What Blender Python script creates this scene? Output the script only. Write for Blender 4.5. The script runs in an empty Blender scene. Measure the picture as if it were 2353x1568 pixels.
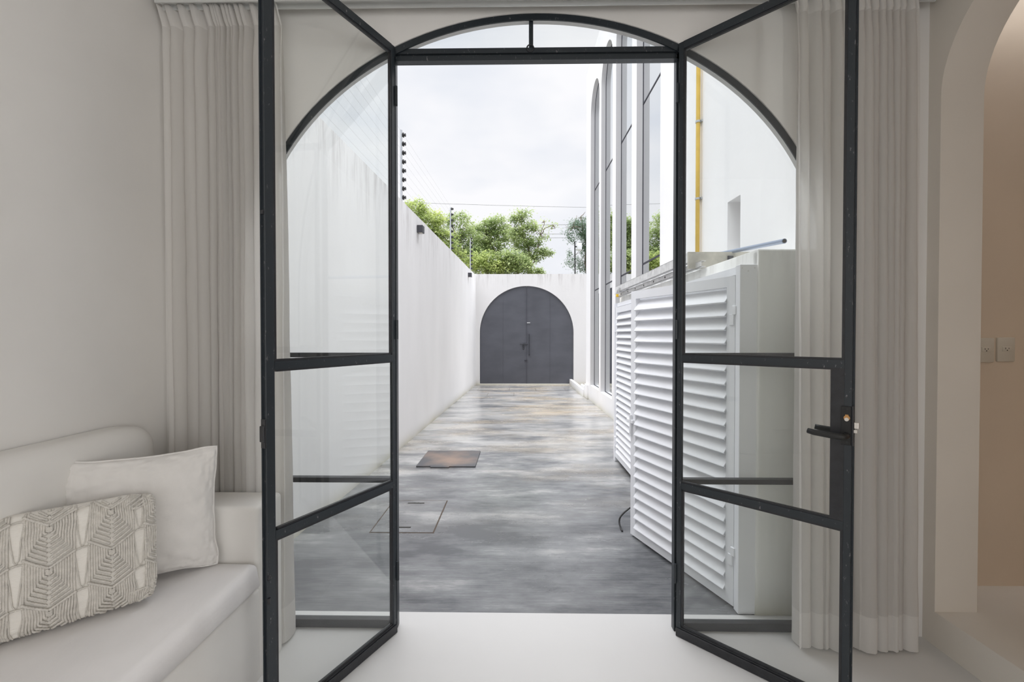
import bpy, bmesh, math, random
from mathutils import Vector, Matrix, noise

sc = bpy.context.scene
COL = sc.collection
PI = math.pi

# ------------------------------------------------------------------ camera
cam_d = bpy.data.cameras.new('camera')
cam = bpy.data.objects.new('camera', cam_d)
COL.objects.link(cam)
cam_d.sensor_width = 36.0
cam_d.lens = 36.0 * 1040.0 / 2353.0
cam_d.clip_start = 0.02
cam_d.clip_end = 300
cam.location = (0, 0, 1.42)
cam.rotation_euler = (PI / 2 - 14 / 1040, 0, 16.5 / 1040)
sc.camera = cam

# ------------------------------------------------------------------ view / sky
sc.view_settings.view_transform = 'Standard'
sc.view_settings.look = 'None'
sc.view_settings.gamma = 1.0
sc.view_settings.use_curve_mapping = False
sc.view_settings.exposure = 0.10
sc.cycles.max_bounces = 14
sc.cycles.diffuse_bounces = 8
sc.cycles.glossy_bounces = 5
sc.cycles.transparent_max_bounces = 24
sc.cycles.transmission_bounces = 8
sc.cycles.sample_clamp_indirect = 6.0
sc.cycles.caustics_reflective = False
sc.cycles.caustics_refractive = False

world = bpy.data.worlds.new('overcast_sky')
sc.world = world
world.use_nodes = True
wt = world.node_tree
wt.nodes.clear()
W_ = wt.nodes.new
wl = wt.links.new
wo = W_('ShaderNodeOutputWorld')
wb = W_('ShaderNodeBackground')
wb.inputs['Strength'].default_value = 1.0
tc = W_('ShaderNodeTexCoord')
mp = W_('ShaderNodeMapping')
mp.inputs['Scale'].default_value = (2.2, 2.2, 5.0)
mp.inputs['Location'].default_value = (0.35, 0.2, 0.12)
wn = W_('ShaderNodeTexNoise')
wn.inputs['Scale'].default_value = 1.1
wn.inputs['Detail'].default_value = 4
wn.inputs['Roughness'].default_value = 0.5
wr = W_('ShaderNodeValToRGB')
wr.color_ramp.elements[0].position = 0.36
wr.color_ramp.elements[0].color = (0.755, 0.785, 0.85, 1)
wr.color_ramp.elements[1].position = 0.58
wr.color_ramp.elements[1].color = (0.91, 0.91, 0.935, 1)
sx = W_('ShaderNodeSeparateXYZ')
el = W_('ShaderNodeMapRange')          # overcast sky: the zenith is brighter than the horizon
el.inputs['From Min'].default_value = 0.6
el.inputs['From Max'].default_value = 0.9
el.inputs['To Min'].default_value = 1.0
el.inputs['To Max'].default_value = 6.6
el.interpolation_type = 'LINEAR'
mx = W_('ShaderNodeVectorMath')
mx.operation = 'SCALE'
wl(tc.outputs['Generated'], mp.inputs['Vector'])
wl(mp.outputs[0], wn.inputs['Vector'])
wl(wn.outputs['Fac'], wr.inputs['Fac'])
wl(tc.outputs['Generated'], sx.inputs[0])
wl(sx.outputs['Z'], el.inputs['Value'])
wl(wr.outputs[0], mx.inputs[0])
wl(el.outputs[0], mx.inputs['Scale'])
wl(mx.outputs[0], wb.inputs['Color'])
wl(wb.outputs[0], wo.inputs['Surface'])

def area_light(name, loc, rot, size, size_y, power, color):
    d = bpy.data.lights.new(name, 'AREA')
    d.shape = 'RECTANGLE'
    d.size = size
    d.size_y = size_y
    d.energy = power
    d.color = color
    o = bpy.data.objects.new(name, d)
    COL.objects.link(o)
    o.location = loc
    o.rotation_euler = rot
    return o

# two fill lights added behind the camera, and the warm lamp in the niche
area_light('rear_fill_light', (0.05, -3.22, 1.5), (math.radians(92), 0, 0), 2.8, 2.2, 9, (1.0, 0.97, 0.93))  # added fill for the room, set in the rear opening
area_light('side_fill_light', (1.96, -1.6, 1.62), (math.radians(90), 0, math.radians(82)), 1.25, 1.7, 45, (1.0, 0.99, 0.97))  # added fill aimed at the left wall, no known window there
area_light('niche_lamp', (3.3, 0.2, 2.75), (0, 0, 0), 0.6, 0.6, 4.0, (1.0, 0.80, 0.62))

# ------------------------------------------------------------------ materials
MATS = {}

def new_mat(name):
    m = bpy.data.materials.new(name)
    m.use_nodes = True
    nt = m.node_tree
    nt.nodes.clear()
    out = nt.nodes.new('ShaderNodeOutputMaterial')
    return m, nt, out

def simple(name, col, rough=0.5, metal=0.0, nscale=None, namt=0.06, bump=0.0, bscale=60, spec=0.5, stretch=(1, 1, 1), coat=0.0):
    m, nt, out = new_mat(name)
    b = nt.nodes.new('ShaderNodeBsdfPrincipled')
    b.inputs['Base Color'].default_value = (*col, 1)
    b.inputs['Roughness'].default_value = rough
    b.inputs['Metallic'].default_value = metal
    b.inputs['Specular IOR Level'].default_value = spec
    b.inputs['Coat Weight'].default_value = coat
    tcn = nt.nodes.new('ShaderNodeTexCoord')
    mpn = nt.nodes.new('ShaderNodeMapping')
    mpn.inputs['Scale'].default_value = stretch
    nt.links.new(tcn.outputs['Object'], mpn.inputs[0])
    if nscale:
        n = nt.nodes.new('ShaderNodeTexNoise')
        n.inputs['Scale'].default_value = nscale
        n.inputs['Detail'].default_value = 5
        nt.links.new(mpn.outputs[0], n.inputs['Vector'])
        r = nt.nodes.new('ShaderNodeMapRange')
        r.inputs['From Min'].default_value = 0.3
        r.inputs['From Max'].default_value = 0.7
        r.inputs['To Min'].default_value = 1 - namt
        r.inputs['To Max'].default_value = 1 + namt * 0.4
        s = nt.nodes.new('ShaderNodeVectorMath')
        s.operation = 'SCALE'
        s.inputs[0].default_value = col
        nt.links.new(n.outputs['Fac'], r.inputs['Value'])
        nt.links.new(r.outputs[0], s.inputs['Scale'])
        nt.links.new(s.outputs[0], b.inputs['Base Color'])
    if bump:
        n2 = nt.nodes.new('ShaderNodeTexNoise')
        n2.inputs['Scale'].default_value = bscale
        n2.inputs['Detail'].default_value = 4
        nt.links.new(mpn.outputs[0], n2.inputs['Vector'])
        bp = nt.nodes.new('ShaderNodeBump')
        bp.inputs['Strength'].default_value = bump
        bp.inputs['Distance'].default_value = 0.01
        nt.links.new(n2.outputs['Fac'], bp.inputs['Height'])
        nt.links.new(bp.outputs[0], b.inputs['Normal'])
    nt.links.new(b.outputs[0], out.inputs[0])
    MATS[name] = m
    return m

M_plaster = simple('interior_plaster', (0.79, 0.775, 0.755), 0.85, nscale=1.6, namt=0.05, bump=0.15, bscale=9, spec=0.2)
M_plaster_r = simple('warm_lit_plaster', (0.73, 0.69, 0.63), 0.85, nscale=1.6, namt=0.05, bump=0.15, bscale=9, spec=0.2)  # interior plaster tinted warmer: glow of the niche lamp put into the colour
M_ceil = simple('ceiling_plaster', (0.76, 0.74, 0.71), 0.9, nscale=2, namt=0.04, spec=0.2)
M_niche = simple('niche_plaster', (0.72, 0.61, 0.49), 0.85, nscale=1.6, namt=0.06, bump=0.12, bscale=9, spec=0.2)
M_floor_in = simple('polished_cream_cement', (0.605, 0.60, 0.59), 0.38, nscale=1.2, namt=0.05, bump=0.03, bscale=6, spec=0.35)
M_step = simple('platform_cement', (0.70, 0.67, 0.62), 0.5, nscale=2, namt=0.06, spec=0.3)
M_sofa = simple('sofa_plaster', (0.79, 0.775, 0.75), 0.75, nscale=3, namt=0.05, bump=0.08, bscale=14, spec=0.2)
M_black = simple('black_painted_steel', (0.022, 0.023, 0.027), 0.38, nscale=30, namt=0.3, bump=0.1, bscale=120)
M_gate = simple('graphite_gate_paint', (0.085, 0.088, 0.105), 0.5, nscale=1.5, namt=0.22, stretch=(1, 1, 2))
M_gate_d = simple('gate_hardware_steel', (0.035, 0.037, 0.045), 0.45)
M_alu_w = simple('white_aluminium', (0.80, 0.81, 0.84), 0.35, spec=0.5)
M_alu = simple('bare_aluminium', (0.74, 0.74, 0.74), 0.42, metal=0.35, nscale=20, namt=0.2)
M_steel = simple('galvanised_steel', (0.5, 0.52, 0.54), 0.4, metal=0.6)
M_bluepipe = simple('wrapped_conduit', (0.30, 0.36, 0.48), 0.3, metal=0.5)
M_yellow = simple('yellow_pipe_paint', (0.72, 0.48, 0.07), 0.45, nscale=8, namt=0.15)
M_yellowp = simple('yellow_plastic', (0.85, 0.55, 0.03), 0.4)
M_dark = simple('dark_gasket', (0.03, 0.03, 0.045), 0.5)
M_lampblk = simple('charcoal_lamp_shell', (0.05, 0.05, 0.06), 0.5)
M_cable = simple('black_rubber', (0.012, 0.012, 0.012), 0.5)
M_wire = simple('thin_wire', (0.28, 0.28, 0.29), 0.5)
M_brass = simple('brass_cylinder', (0.55, 0.30, 0.12), 0.35, metal=0.8)
M_nickel = simple('nickel', (0.72, 0.69, 0.65), 0.3, metal=0.9)
M_outlet = simple('outlet_plastic', (0.62, 0.58, 0.50), 0.45)
M_hole = simple('dark_slot', (0.02, 0.018, 0.015), 0.8)
M_rail = simple('track_aluminium', (0.66, 0.67, 0.66), 0.4, metal=0.2)
M_linen = simple('white_linen', (0.74, 0.72, 0.70), 0.95, nscale=14, namt=0.05, bump=0.25, bscale=18, spec=0.1)
M_seat = simple('seat_cover_cotton', (0.80, 0.785, 0.785), 0.95, nscale=6, namt=0.05, bump=0.5, bscale=9, spec=0.1, stretch=(1.0, 0.6, 1.0))
M_pad = simple('pale_inner_cotton', (0.76, 0.735, 0.69), 0.95, bump=0.4, bscale=24, spec=0.1, stretch=(1, 1, 3))
M_cord = simple('cotton_macrame_cord', (0.72, 0.69, 0.64), 0.95, nscale=60, namt=0.12, bump=0.5, bscale=500, spec=0.1)
M_bark = simple('grey_brown_bark', (0.22, 0.17, 0.13), 0.9, nscale=12, namt=0.3)
M_inner = simple('room_grey', (0.30, 0.31, 0.33), 0.9)
M_rust = None

def ext_white(name, col, top, fall=1.3, amt=0.5, streak=26):
    """exterior render with rain streaks running down from the coping"""
    m, nt, out = new_mat(name)
    N = nt.nodes.new
    Lk = nt.links.new
    b = N('ShaderNodeBsdfPrincipled')
    b.inputs['Roughness'].default_value = 0.85
    b.inputs['Specular IOR Level'].default_value = 0.2
    g = N('ShaderNodeNewGeometry')
    mp1 = N('ShaderNodeMapping')
    mp1.inputs['Scale'].default_value = (3.2, 3.2, 0.35)
    n1 = N('ShaderNodeTexNoise')
    n1.inputs['Scale'].default_value = streak / 10
    n1.inputs['Detail'].default_value = 8
    n1.inputs['Roughness'].default_value = 0.7
    Lk(g.outputs['Position'], mp1.inputs[0])
    Lk(mp1.outputs[0], n1.inputs['Vector'])
    s = N('ShaderNodeSeparateXYZ')
    Lk(g.outputs['Position'], s.inputs[0])
    h = N('ShaderNodeMapRange')
    h.inputs['From Min'].default_value = top - fall
    h.inputs['From Max'].default_value = top
    h.inputs['To Min'].default_value = 0.0
    h.inputs['To Max'].default_value = 1.0
    Lk(s.outputs['Z'], h.inputs['Value'])
    p = N('ShaderNodeMath'); p.operation = 'POWER'; p.inputs[1].default_value = 2.2
    Lk(h.outputs[0], p.inputs[0])
    r1 = N('ShaderNodeMapRange')
    r1.inputs['From Min'].default_value = 0.5
    r1.inputs['From Max'].default_value = 0.68
    Lk(n1.outputs['Fac'], r1.inputs['Value'])
    mu = N('ShaderNodeMath'); mu.operation = 'MULTIPLY'
    Lk(p.outputs[0], mu.inputs[0]); Lk(r1.outputs[0], mu.inputs[1])
    mu2 = N('ShaderNodeMath'); mu2.operation = 'MULTIPLY'; mu2.inputs[1].default_value = amt
    Lk(mu.outputs[0], mu2.inputs[0])
    n2 = N('ShaderNodeTexNoise'); n2.inputs['Scale'].default_value = 1.3; n2.inputs['Detail'].default_value = 6
    mp2 = N('ShaderNodeMapping'); mp2.inputs['Scale'].default_value = (1, 1, 0.4)
    Lk(g.outputs['Position'], mp2.inputs[0]); Lk(mp2.outputs[0], n2.inputs['Vector'])
    r2 = N('ShaderNodeMapRange')
    r2.inputs['From Min'].default_value = 0.3; r2.inputs['From Max'].default_value = 0.7
    r2.inputs['To Min'].default_value = 0.95; r2.inputs['To Max'].default_value = 1.02
    Lk(n2.outputs['Fac'], r2.inputs['Value'])
    sc_ = N('ShaderNodeVectorMath'); sc_.operation = 'SCALE'; sc_.inputs[0].default_value = col
    Lk(r2.outputs[0], sc_.inputs['Scale'])
    mix = N('ShaderNodeMix'); mix.data_type = 'RGBA'
    Lk(mu2.outputs[0], mix.inputs['Factor'])
    Lk(sc_.outputs[0], mix.inputs['A'])
    mix.inputs['B'].default_value = (0.34, 0.31, 0.30, 1)
    Lk(mix.outputs['Result'], b.inputs['Base Color'])
    ft = N('ShaderNodeMapRange'); ft.inputs['From Min'].default_value = 0.22; ft.inputs['From Max'].default_value = 0.0
    Lk(s.outputs['Z'], ft.inputs['Value'])
    fp = N('ShaderNodeMath'); fp.operation = 'POWER'; fp.inputs[1].default_value = 2.5; Lk(ft.outputs[0], fp.inputs[0])
    fm_ = N('ShaderNodeMath'); fm_.operation = 'MULTIPLY'; Lk(fp.outputs[0], fm_.inputs[0]); Lk(n2.outputs['Fac'], fm_.inputs[1])
    mix2 = N('ShaderNodeMix'); mix2.data_type = 'RGBA'
    Lk(fm_.outputs[0], mix2.inputs['Factor']); Lk(mix.outputs['Result'], mix2.inputs['A']); mix2.inputs['B'].default_value = (0.40, 0.37, 0.22, 1)
    Lk(mix2.outputs['Result'], b.inputs['Base Color'])
    bp = N('ShaderNodeBump'); bp.inputs['Strength'].default_value = 0.15; bp.inputs['Distance'].default_value = 0.01
    n3 = N('ShaderNodeTexNoise'); n3.inputs['Scale'].default_value = 12
    Lk(g.outputs['Position'], n3.inputs['Vector'])
    Lk(n3.outputs['Fac'], bp.inputs['Height']); Lk(bp.outputs[0], b.inputs['Normal'])
    Lk(b.outputs[0], out.inputs[0])
    return m

M_extL = ext_white('garden_wall_render', (0.90, 0.89, 0.885), 3.12, 1.1, 0.6)
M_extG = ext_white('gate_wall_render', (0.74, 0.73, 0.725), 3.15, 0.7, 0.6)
M_fac = ext_white('facade_render', (0.86, 0.855, 0.86), 12.0, 1.0, 0.0)
M_box = ext_white('utility_box_render', (0.86, 0.86, 0.835), 1.86, 0.3, 0.4)

def concrete():
    m, nt, out = new_mat('brushed_grey_concrete')
    N = nt.nodes.new; Lk = nt.links.new
    b = N('ShaderNodeBsdfPrincipled')
    g = N('ShaderNodeNewGeometry')
    def tex(scale, stretch, det=8, rough=0.65, loc=(0, 0, 0)):
        mp_ = N('ShaderNodeMapping'); mp_.inputs['Scale'].default_value = stretch; mp_.inputs['Location'].default_value = loc
        n = N('ShaderNodeTexNoise'); n.inputs['Scale'].default_value = scale; n.inputs['Detail'].default_value = det; n.inputs['Roughness'].default_value = rough
        Lk(g.outputs['Position'], mp_.inputs[0]); Lk(mp_.outputs[0], n.inputs['Vector'])
        return n
    big = tex(1.2, (0.8, 2.2, 1), 9, 0.68)
    fine = tex(16.0, (0.16, 6.5, 1), 6, 0.75)
    stain = tex(0.7, (0.7, 1.6, 1), 7, 0.7, (3, 7, 0))
    r = N('ShaderNodeValToRGB')
    r.color_ramp.elements[0].position = 0.32; r.color_ramp.elements[0].color = (0.085, 0.088, 0.095, 1)
    r.color_ramp.elements[1].position = 0.70; r.color_ramp.elements[1].color = (0.46, 0.455, 0.44, 1)
    e = r.color_ramp.elements.new(0.5); e.color = (0.195, 0.2, 0.205, 1)
    s = N('ShaderNodeSeparateXYZ'); Lk(g.outputs['Position'], s.inputs[0])
    # darker by the house, paler towards the gate: shading and reflection put into colour
    yr = N('ShaderNodeMapRange'); yr.inputs['From Min'].default_value = 2.7; yr.inputs['From Max'].default_value = 6.5
    yr.inputs['To Min'].default_value = -0.10; yr.inputs['To Max'].default_value = 0.11
    Lk(s.outputs['Y'], yr.inputs['Value'])
    f1 = N('ShaderNodeMath'); f1.operation = 'MULTIPLY_ADD'; f1.inputs[1].default_value = 0.30
    Lk(fine.outputs['Fac'], f1.inputs[0]); 
    sub = N('ShaderNodeMath'); sub.operation = 'ADD'; sub.inputs[1].default_value = -0.15
    Lk(big.outputs['Fac'], sub.inputs[0]); Lk(sub.outputs[0], f1.inputs[2])
    f2 = N('ShaderNodeMath'); f2.operation = 'ADD'; Lk(f1.outputs[0], f2.inputs[0]); Lk(yr.outputs[0], f2.inputs[1])
    Lk(f2.outputs[0], r.inputs['Fac'])
    sr = N('ShaderNodeMapRange'); sr.inputs['From Min'].default_value = 0.47; sr.inputs['From Max'].default_value = 0.70
    sr.inputs['To Max'].default_value = 0.75
    Lk(stain.outputs['Fac'], sr.inputs['Value'])
    ym = N('ShaderNodeMapRange'); ym.inputs['From Min'].default_value = 3.0; ym.inputs['From Max'].default_value = 9.0
    Lk(s.outputs['Y'], ym.inputs['Value'])
    mm = N('ShaderNodeMath'); mm.operation = 'MULTIPLY'; Lk(sr.outputs[0], mm.inputs[0]); Lk(ym.outputs[0], mm.inputs[1])
    mix = N('ShaderNodeMix'); mix.data_type = 'RGBA'
    Lk(mm.outputs[0], mix.inputs['Factor']); Lk(r.outputs[0], mix.inputs['A']); mix.inputs['B'].default_value = (0.52, 0.40, 0.24, 1)
    Lk(mix.outputs['Result'], b.inputs['Base Color'])
    rr = N('ShaderNodeMapRange'); rr.inputs['From Min'].default_value = 0.35; rr.inputs['From Max'].default_value = 0.65
    rr.inputs['To Min'].default_value = 0.10; rr.inputs['To Max'].default_value = 0.34
    Lk(stain.outputs['Fac'], rr.inputs['Value']); Lk(rr.outputs[0], b.inputs['Roughness'])
    b.inputs['Specular IOR Level'].default_value = 0.6
    bp = N('ShaderNodeBump'); bp.inputs['Strength'].default_value = 0.25; bp.inputs['Distance'].default_value = 0.002
    Lk(fine.outputs['Fac'], bp.inputs['Height']); Lk(bp.outputs[0], b.inputs['Normal'])
    Lk(b.outputs[0], out.inputs[0])
    return m
M_conc = concrete()

def rust_mat():
    m, nt, out = new_mat('rusty_steel_plate')
    N = nt.nodes.new; Lk = nt.links.new
    b = N('ShaderNodeBsdfPrincipled'); b.inputs['Roughness'].default_value = 0.55
    t = N('ShaderNodeTexCoord'); n = N('ShaderNodeTexNoise'); n.inputs['Scale'].default_value = 3.0; n.inputs['Detail'].default_value = 7
    Lk(t.outputs['Object'], n.inputs['Vector'])
    v = N('ShaderNodeVectorMath'); v.operation = 'LENGTH'; Lk(t.outputs['Object'], v.inputs[0])
    ma = N('ShaderNodeMath'); ma.operation = 'SUBTRACT'; Lk(n.outputs['Fac'], ma.inputs[0]); Lk(v.outputs['Value'], ma.inputs[1])
    r = N('ShaderNodeValToRGB'); r.color_ramp.elements[0].position = 0.12; r.color_ramp.elements[0].color = (0.075, 0.075, 0.08, 1)
    r.color_ramp.elements[1].position = 0.5; r.color_ramp.elements[1].color = (0.24, 0.17, 0.13, 1)
    Lk(ma.outputs[0], r.inputs['Fac']); Lk(r.outputs[0], b.inputs['Base Color'])
    Lk(b.outputs[0], out.inputs[0])
    return m
M_rust = rust_mat()

def steel_chipped():
    m, nt, out = new_mat('black_steel_with_paint_chips')
    N = nt.nodes.new; Lk = nt.links.new
    b = N('ShaderNodeBsdfPrincipled'); b.inputs['Roughness'].default_value = 0.36
    t = N('ShaderNodeNewGeometry')
    mp_ = N('ShaderNodeMapping'); mp_.inputs['Scale'].default_value = (1, 1, 0.35)
    n = N('ShaderNodeTexNoise'); n.inputs['Scale'].default_value = 95; n.inputs['Detail'].default_value = 5; n.inputs['Roughness'].default_value = 0.7
    Lk(t.outputs['Position'], mp_.inputs[0]); Lk(mp_.outputs[0], n.inputs['Vector'])
    r = N('ShaderNodeValToRGB')
    r.color_ramp.elements[0].position = 0.63; r.color_ramp.elements[0].color = (0.020, 0.026, 0.032, 1)
    r.color_ramp.elements[1].position = 0.72; r.color_ramp.elements[1].color = (0.26, 0.255, 0.26, 1)
    Lk(n.outputs['Fac'], r.inputs['Fac']); Lk(r.outputs[0], b.inputs['Base Color'])
    Lk(b.outputs[0], out.inputs[0])
    return m
M_chip = steel_chipped()

def glass_mat(name, tint, ior=1.5):
    m, nt, out = new_mat(name)
    N = nt.nodes.new; Lk = nt.links.new
    g = N('ShaderNodeNewGeometry')
    mr = N('ShaderNodeMapRange'); mr.inputs['To Min'].default_value = ior; mr.inputs['To Max'].default_value = 1 / ior
    Lk(g.outputs['Backfacing'], mr.inputs['Value'])
    f = N('ShaderNodeFresnel'); Lk(mr.outputs[0], f.inputs['IOR'])
    t = N('ShaderNodeBsdfTransparent'); t.inputs['Color'].default_value = (*tint, 1)
    gl = N('ShaderNodeBsdfGlossy'); gl.inputs['Roughness'].default_value = 0.0
    mix = N('ShaderNodeMixShader')
    Lk(f.outputs[0], mix.inputs[0]); Lk(t.outputs[0], mix.inputs[1]); Lk(gl.outputs[0], mix.inputs[2])
    Lk(mix.outputs[0], out.inputs[0])
    return m
M_glass = glass_mat('faintly_green_window_glass', (0.982, 0.990, 0.986))
M_glass_b = glass_mat('facade_mirror_glass', (0.5, 0.52, 0.55), 1.5)
_n = M_glass_b.node_tree
_mx = [n for n in _n.nodes if n.type == 'MIX_SHADER'][0]
for l in list(_mx.inputs[0].links): _n.links.remove(l)
_mx.inputs[0].default_value = 0.86
[n for n in _n.nodes if n.type == 'BSDF_GLOSSY'][0].inputs['Color'].default_value = (0.95, 0.97, 0.98, 1)

def curtain_mat(name, col, trans=0.5, sheer=0.08):
    m, nt, out = new_mat(name)
    N = nt.nodes.new; Lk = nt.links.new
    d = N('ShaderNodeBsdfDiffuse'); d.inputs['Color'].default_value = (*col, 1)
    t = N('ShaderNodeBsdfTranslucent'); t.inputs['Color'].default_value = (*col, 1)
    tr = N('ShaderNodeBsdfTransparent')
    a = N('ShaderNodeMixShader'); a.inputs[0].default_value = trans
    c = N('ShaderNodeMixShader'); c.inputs[0].default_value = sheer
    Lk(d.outputs[0], a.inputs[1]); Lk(t.outputs[0], a.inputs[2])
    Lk(a.outputs[0], c.inputs[1]); Lk(tr.outputs[0], c.inputs[2])
    Lk(c.outputs[0], out.inputs[0])
    return m
M_curt = curtain_mat('ivory_voile', (0.84, 0.825, 0.805), 0.58, 0.12)
M_band = curtain_mat('ivory_voile_doubled', (0.85, 0.835, 0.815), 0.45, 0.03)

def leaf_mat(name, c1, c2):
    m, nt, out = new_mat(name)
    N = nt.nodes.new; Lk = nt.links.new
    t = N('ShaderNodeTexCoord'); n = N('ShaderNodeTexNoise'); n.inputs['Scale'].default_value = 1.6; n.inputs['Detail'].default_value = 8
    n.inputs['Roughness'].default_value = 0.8
    Lk(t.outputs['Object'], n.inputs['Vector'])
    r = N('ShaderNodeValToRGB'); r.color_ramp.elements[0].position = 0.38; r.color_ramp.elements[0].color = (*c1, 1)
    r.color_ramp.elements[1].position = 0.62; r.color_ramp.elements[1].color = (*c2, 1)
    Lk(n.outputs['Fac'], r.inputs['Fac'])
    d = N('ShaderNodeBsdfPrincipled'); d.inputs['Roughness'].default_value = 0.5
    tl = N('ShaderNodeBsdfTranslucent')
    Lk(r.outputs[0], d.inputs['Base Color']); Lk(r.outputs[0], tl.inputs['Color'])
    mix = N('ShaderNodeMixShader'); mix.inputs[0].default_value = 0.55
    Lk(d.outputs[0], mix.inputs[1]); Lk(tl.outputs[0], mix.inputs[2]); Lk(mix.outputs[0], out.inputs[0])
    return m
M_leaf_a = leaf_mat('yellow_green_leaves', (0.27, 0.36, 0.11), (0.62, 0.68, 0.28))
M_leaf_b = leaf_mat('mid_green_leaves', (0.24, 0.33, 0.13), (0.55, 0.62, 0.31))
M_leaf_c = leaf_mat('blue_green_leaves', (0.10, 0.17, 0.11), (0.24, 0.34, 0.22))

# ------------------------------------------------------------------ builders
WORLD = {}   # object name -> world matrix, kept by hand so nothing depends on the depsgraph

def wmat(o):
    return WORLD.get(o.name, Matrix.Identity(4))

FB = Matrix.Translation((1.665, 0, 0)) @ Matrix.Rotation(0.0125, 4, 'Z')      # the neighbouring facade: (out, along, up)
FL = Matrix.Translation((-1.60, 2.3, 0)) @ Matrix.Rotation(-0.0345, 4, 'Z')   # the garden wall on the left

def obj(name, bm, mat, parent=None, frame=None, smooth=False, origin=None):
    if frame is not None:
        bmesh.ops.transform(bm, matrix=frame, verts=bm.verts)
        if frame.determinant() < 0:
            bmesh.ops.reverse_faces(bm, faces=bm.faces)
    me = bpy.data.meshes.new(name)
    o = bpy.data.objects.new(name, me)
    if parent is not None:
        o.parent = parent
        pw = wmat(parent)
        bmesh.ops.transform(bm, matrix=pw.inverted(), verts=bm.verts)
        WORLD[o.name] = pw.copy()
    else:
        if origin is None:
            xs = [v.co.x for v in bm.verts]; ys = [v.co.y for v in bm.verts]; zs = [v.co.z for v in bm.verts]
            origin = Vector(((min(xs) + max(xs)) / 2, (min(ys) + max(ys)) / 2, min(zs)))
        T = Matrix.Translation(origin)
        bmesh.ops.transform(bm, matrix=T.inverted(), verts=bm.verts)
        o.location = origin
        WORLD[o.name] = T
    if smooth:
        for f in bm.faces:
            f.smooth = True
    bm.to_mesh(me)
    bm.free()
    if smooth == 'auto':
        try:
            me.set_sharp_from_angle(angle=math.radians(35))
        except Exception:
            pass
    me.materials.append(mat)
    COL.objects.link(o)
    return o

def tag(o, label=None, cat=None, group=None, kind=None):
    if label: o['label'] = label
    if cat: o['category'] = cat
    if group: o['group'] = group
    if kind: o['kind'] = kind
    return o

def thing(name, label, cat, loc=(0, 0, 0), group=None, kind=None):
    o = bpy.data.objects.new(name, None)
    o.empty_display_size = 0.1
    o.location = loc
    COL.objects.link(o)
    WORLD[o.name] = Matrix.Translation(loc)
    return tag(o, label, cat, group, kind)

def box(bm, x0, x1, y0, y1, z0, z1, bev=0.0, seg=2, M=None):
    r = bmesh.ops.create_cube(bm, size=1.0)
    vs = r['verts']
    for v in vs:
        v.co = Vector((x0 + (v.co.x + .5) * (x1 - x0), y0 + (v.co.y + .5) * (y1 - y0), z0 + (v.co.z + .5) * (z1 - z0)))
    if bev:
        es = list({e for v in vs for e in v.link_edges})
        r2 = bmesh.ops.bevel(bm, geom=es, offset=bev, segments=seg, profile=0.5, affect='EDGES')
        vs = list({v for f in r2['faces'] for v in f.verts} | {v for v in vs if v.is_valid})
    if M is not None:
        bmesh.ops.transform(bm, matrix=M, verts=vs)
    return vs

def BX(*a, **k):
    bm = bmesh.new(); box(bm, *a, **k); return bm

def tube(bm, pts, r, seg=8, cap=True):
    """swept round tube; r may be a number or a list per point"""
    n = len(pts)
    pts = [Vector(p) for p in pts]
    rings = []
    up = None
    for i, p in enumerate(pts):
        t = (pts[min(i + 1, n - 1)] - pts[max(i - 1, 0)])
        if t.length < 1e-9: t = Vector((0, 0, 1))
        t.normalize()
        if up is None:
            up = Vector((0, 0, 1)) if abs(t.z) < 0.9 else Vector((1, 0, 0))
        a = (up - t * up.dot(t))
        if a.length < 1e-6: a = t.orthogonal()
        a.normalize(); b = t.cross(a); up = a
        rr = r[i] if isinstance(r, (list, tuple)) else r
        rings.append([bm.verts.new(p + (a * math.cos(2 * PI * k / seg) + b * math.sin(2 * PI * k / seg)) * rr) for k in range(seg)])
    for i in range(n - 1):
        for k in range(seg):
            bm.faces.new((rings[i][k], rings[i][(k + 1) % seg], rings[i + 1][(k + 1) % seg], rings[i + 1][k]))
    if cap:
        bm.faces.new(rings[0][::-1]); bm.faces.new(rings[-1])
    return rings

def TB(pts, r, seg=8):
    bm = bmesh.new(); tube(bm, pts, r, seg); return bm

def cyl(bm, c, axis, r, h, seg=20, r2=None):
    a = Vector(axis).normalized(); c = Vector(c)
    tube(bm, [c, c + a * h], [r, r if r2 is None else r2], seg)

def flat_poly(outer, holes, to3, depth_vec):
    """polygon with holes in 2D -> 3D slab with the given depth vector"""
    bm = bmesh.new()
    es = []
    for loop in [outer] + holes:
        vs = [bm.verts.new(to3(p)) for p in loop]
        for i in range(len(vs)):
            es.append(bm.edges.new((vs[i], vs[(i + 1) % len(vs)])))
    bmesh.ops.triangle_fill(bm, use_beauty=True, use_dissolve=False, edges=es)
    fs = list(bm.faces)
    r = bmesh.ops.extrude_face_region(bm, geom=fs)
    vs = [e for e in r['geom'] if isinstance(e, bmesh.types.BMVert)]
    bmesh.ops.translate(bm, verts=vs, vec=Vector(depth_vec))
    bmesh.ops.recalc_face_normals(bm, faces=bm.faces)
    return bm

def ell(cx, cz, a, b, t0, t1, n):
    return [(cx + a * math.cos(t0 + (t1 - t0) * i / n), cz + b * math.sin(t0 + (t1 - t0) * i / n)) for i in range(n + 1)]

# ------------------------------------------------------------------ SETTING: the room
CX, CZ, EA, EB = 0.080, 1.715, 1.385, 1.215        # the big segmental arch of the opening (frame plane)
XL, XR = -1.69, 1.895
ZC = 2.985
Y0, Y1 = 2.14, 2.222

def structure(o, label, cat='wall'):
    return tag(o, label, cat, kind='structure')

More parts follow.
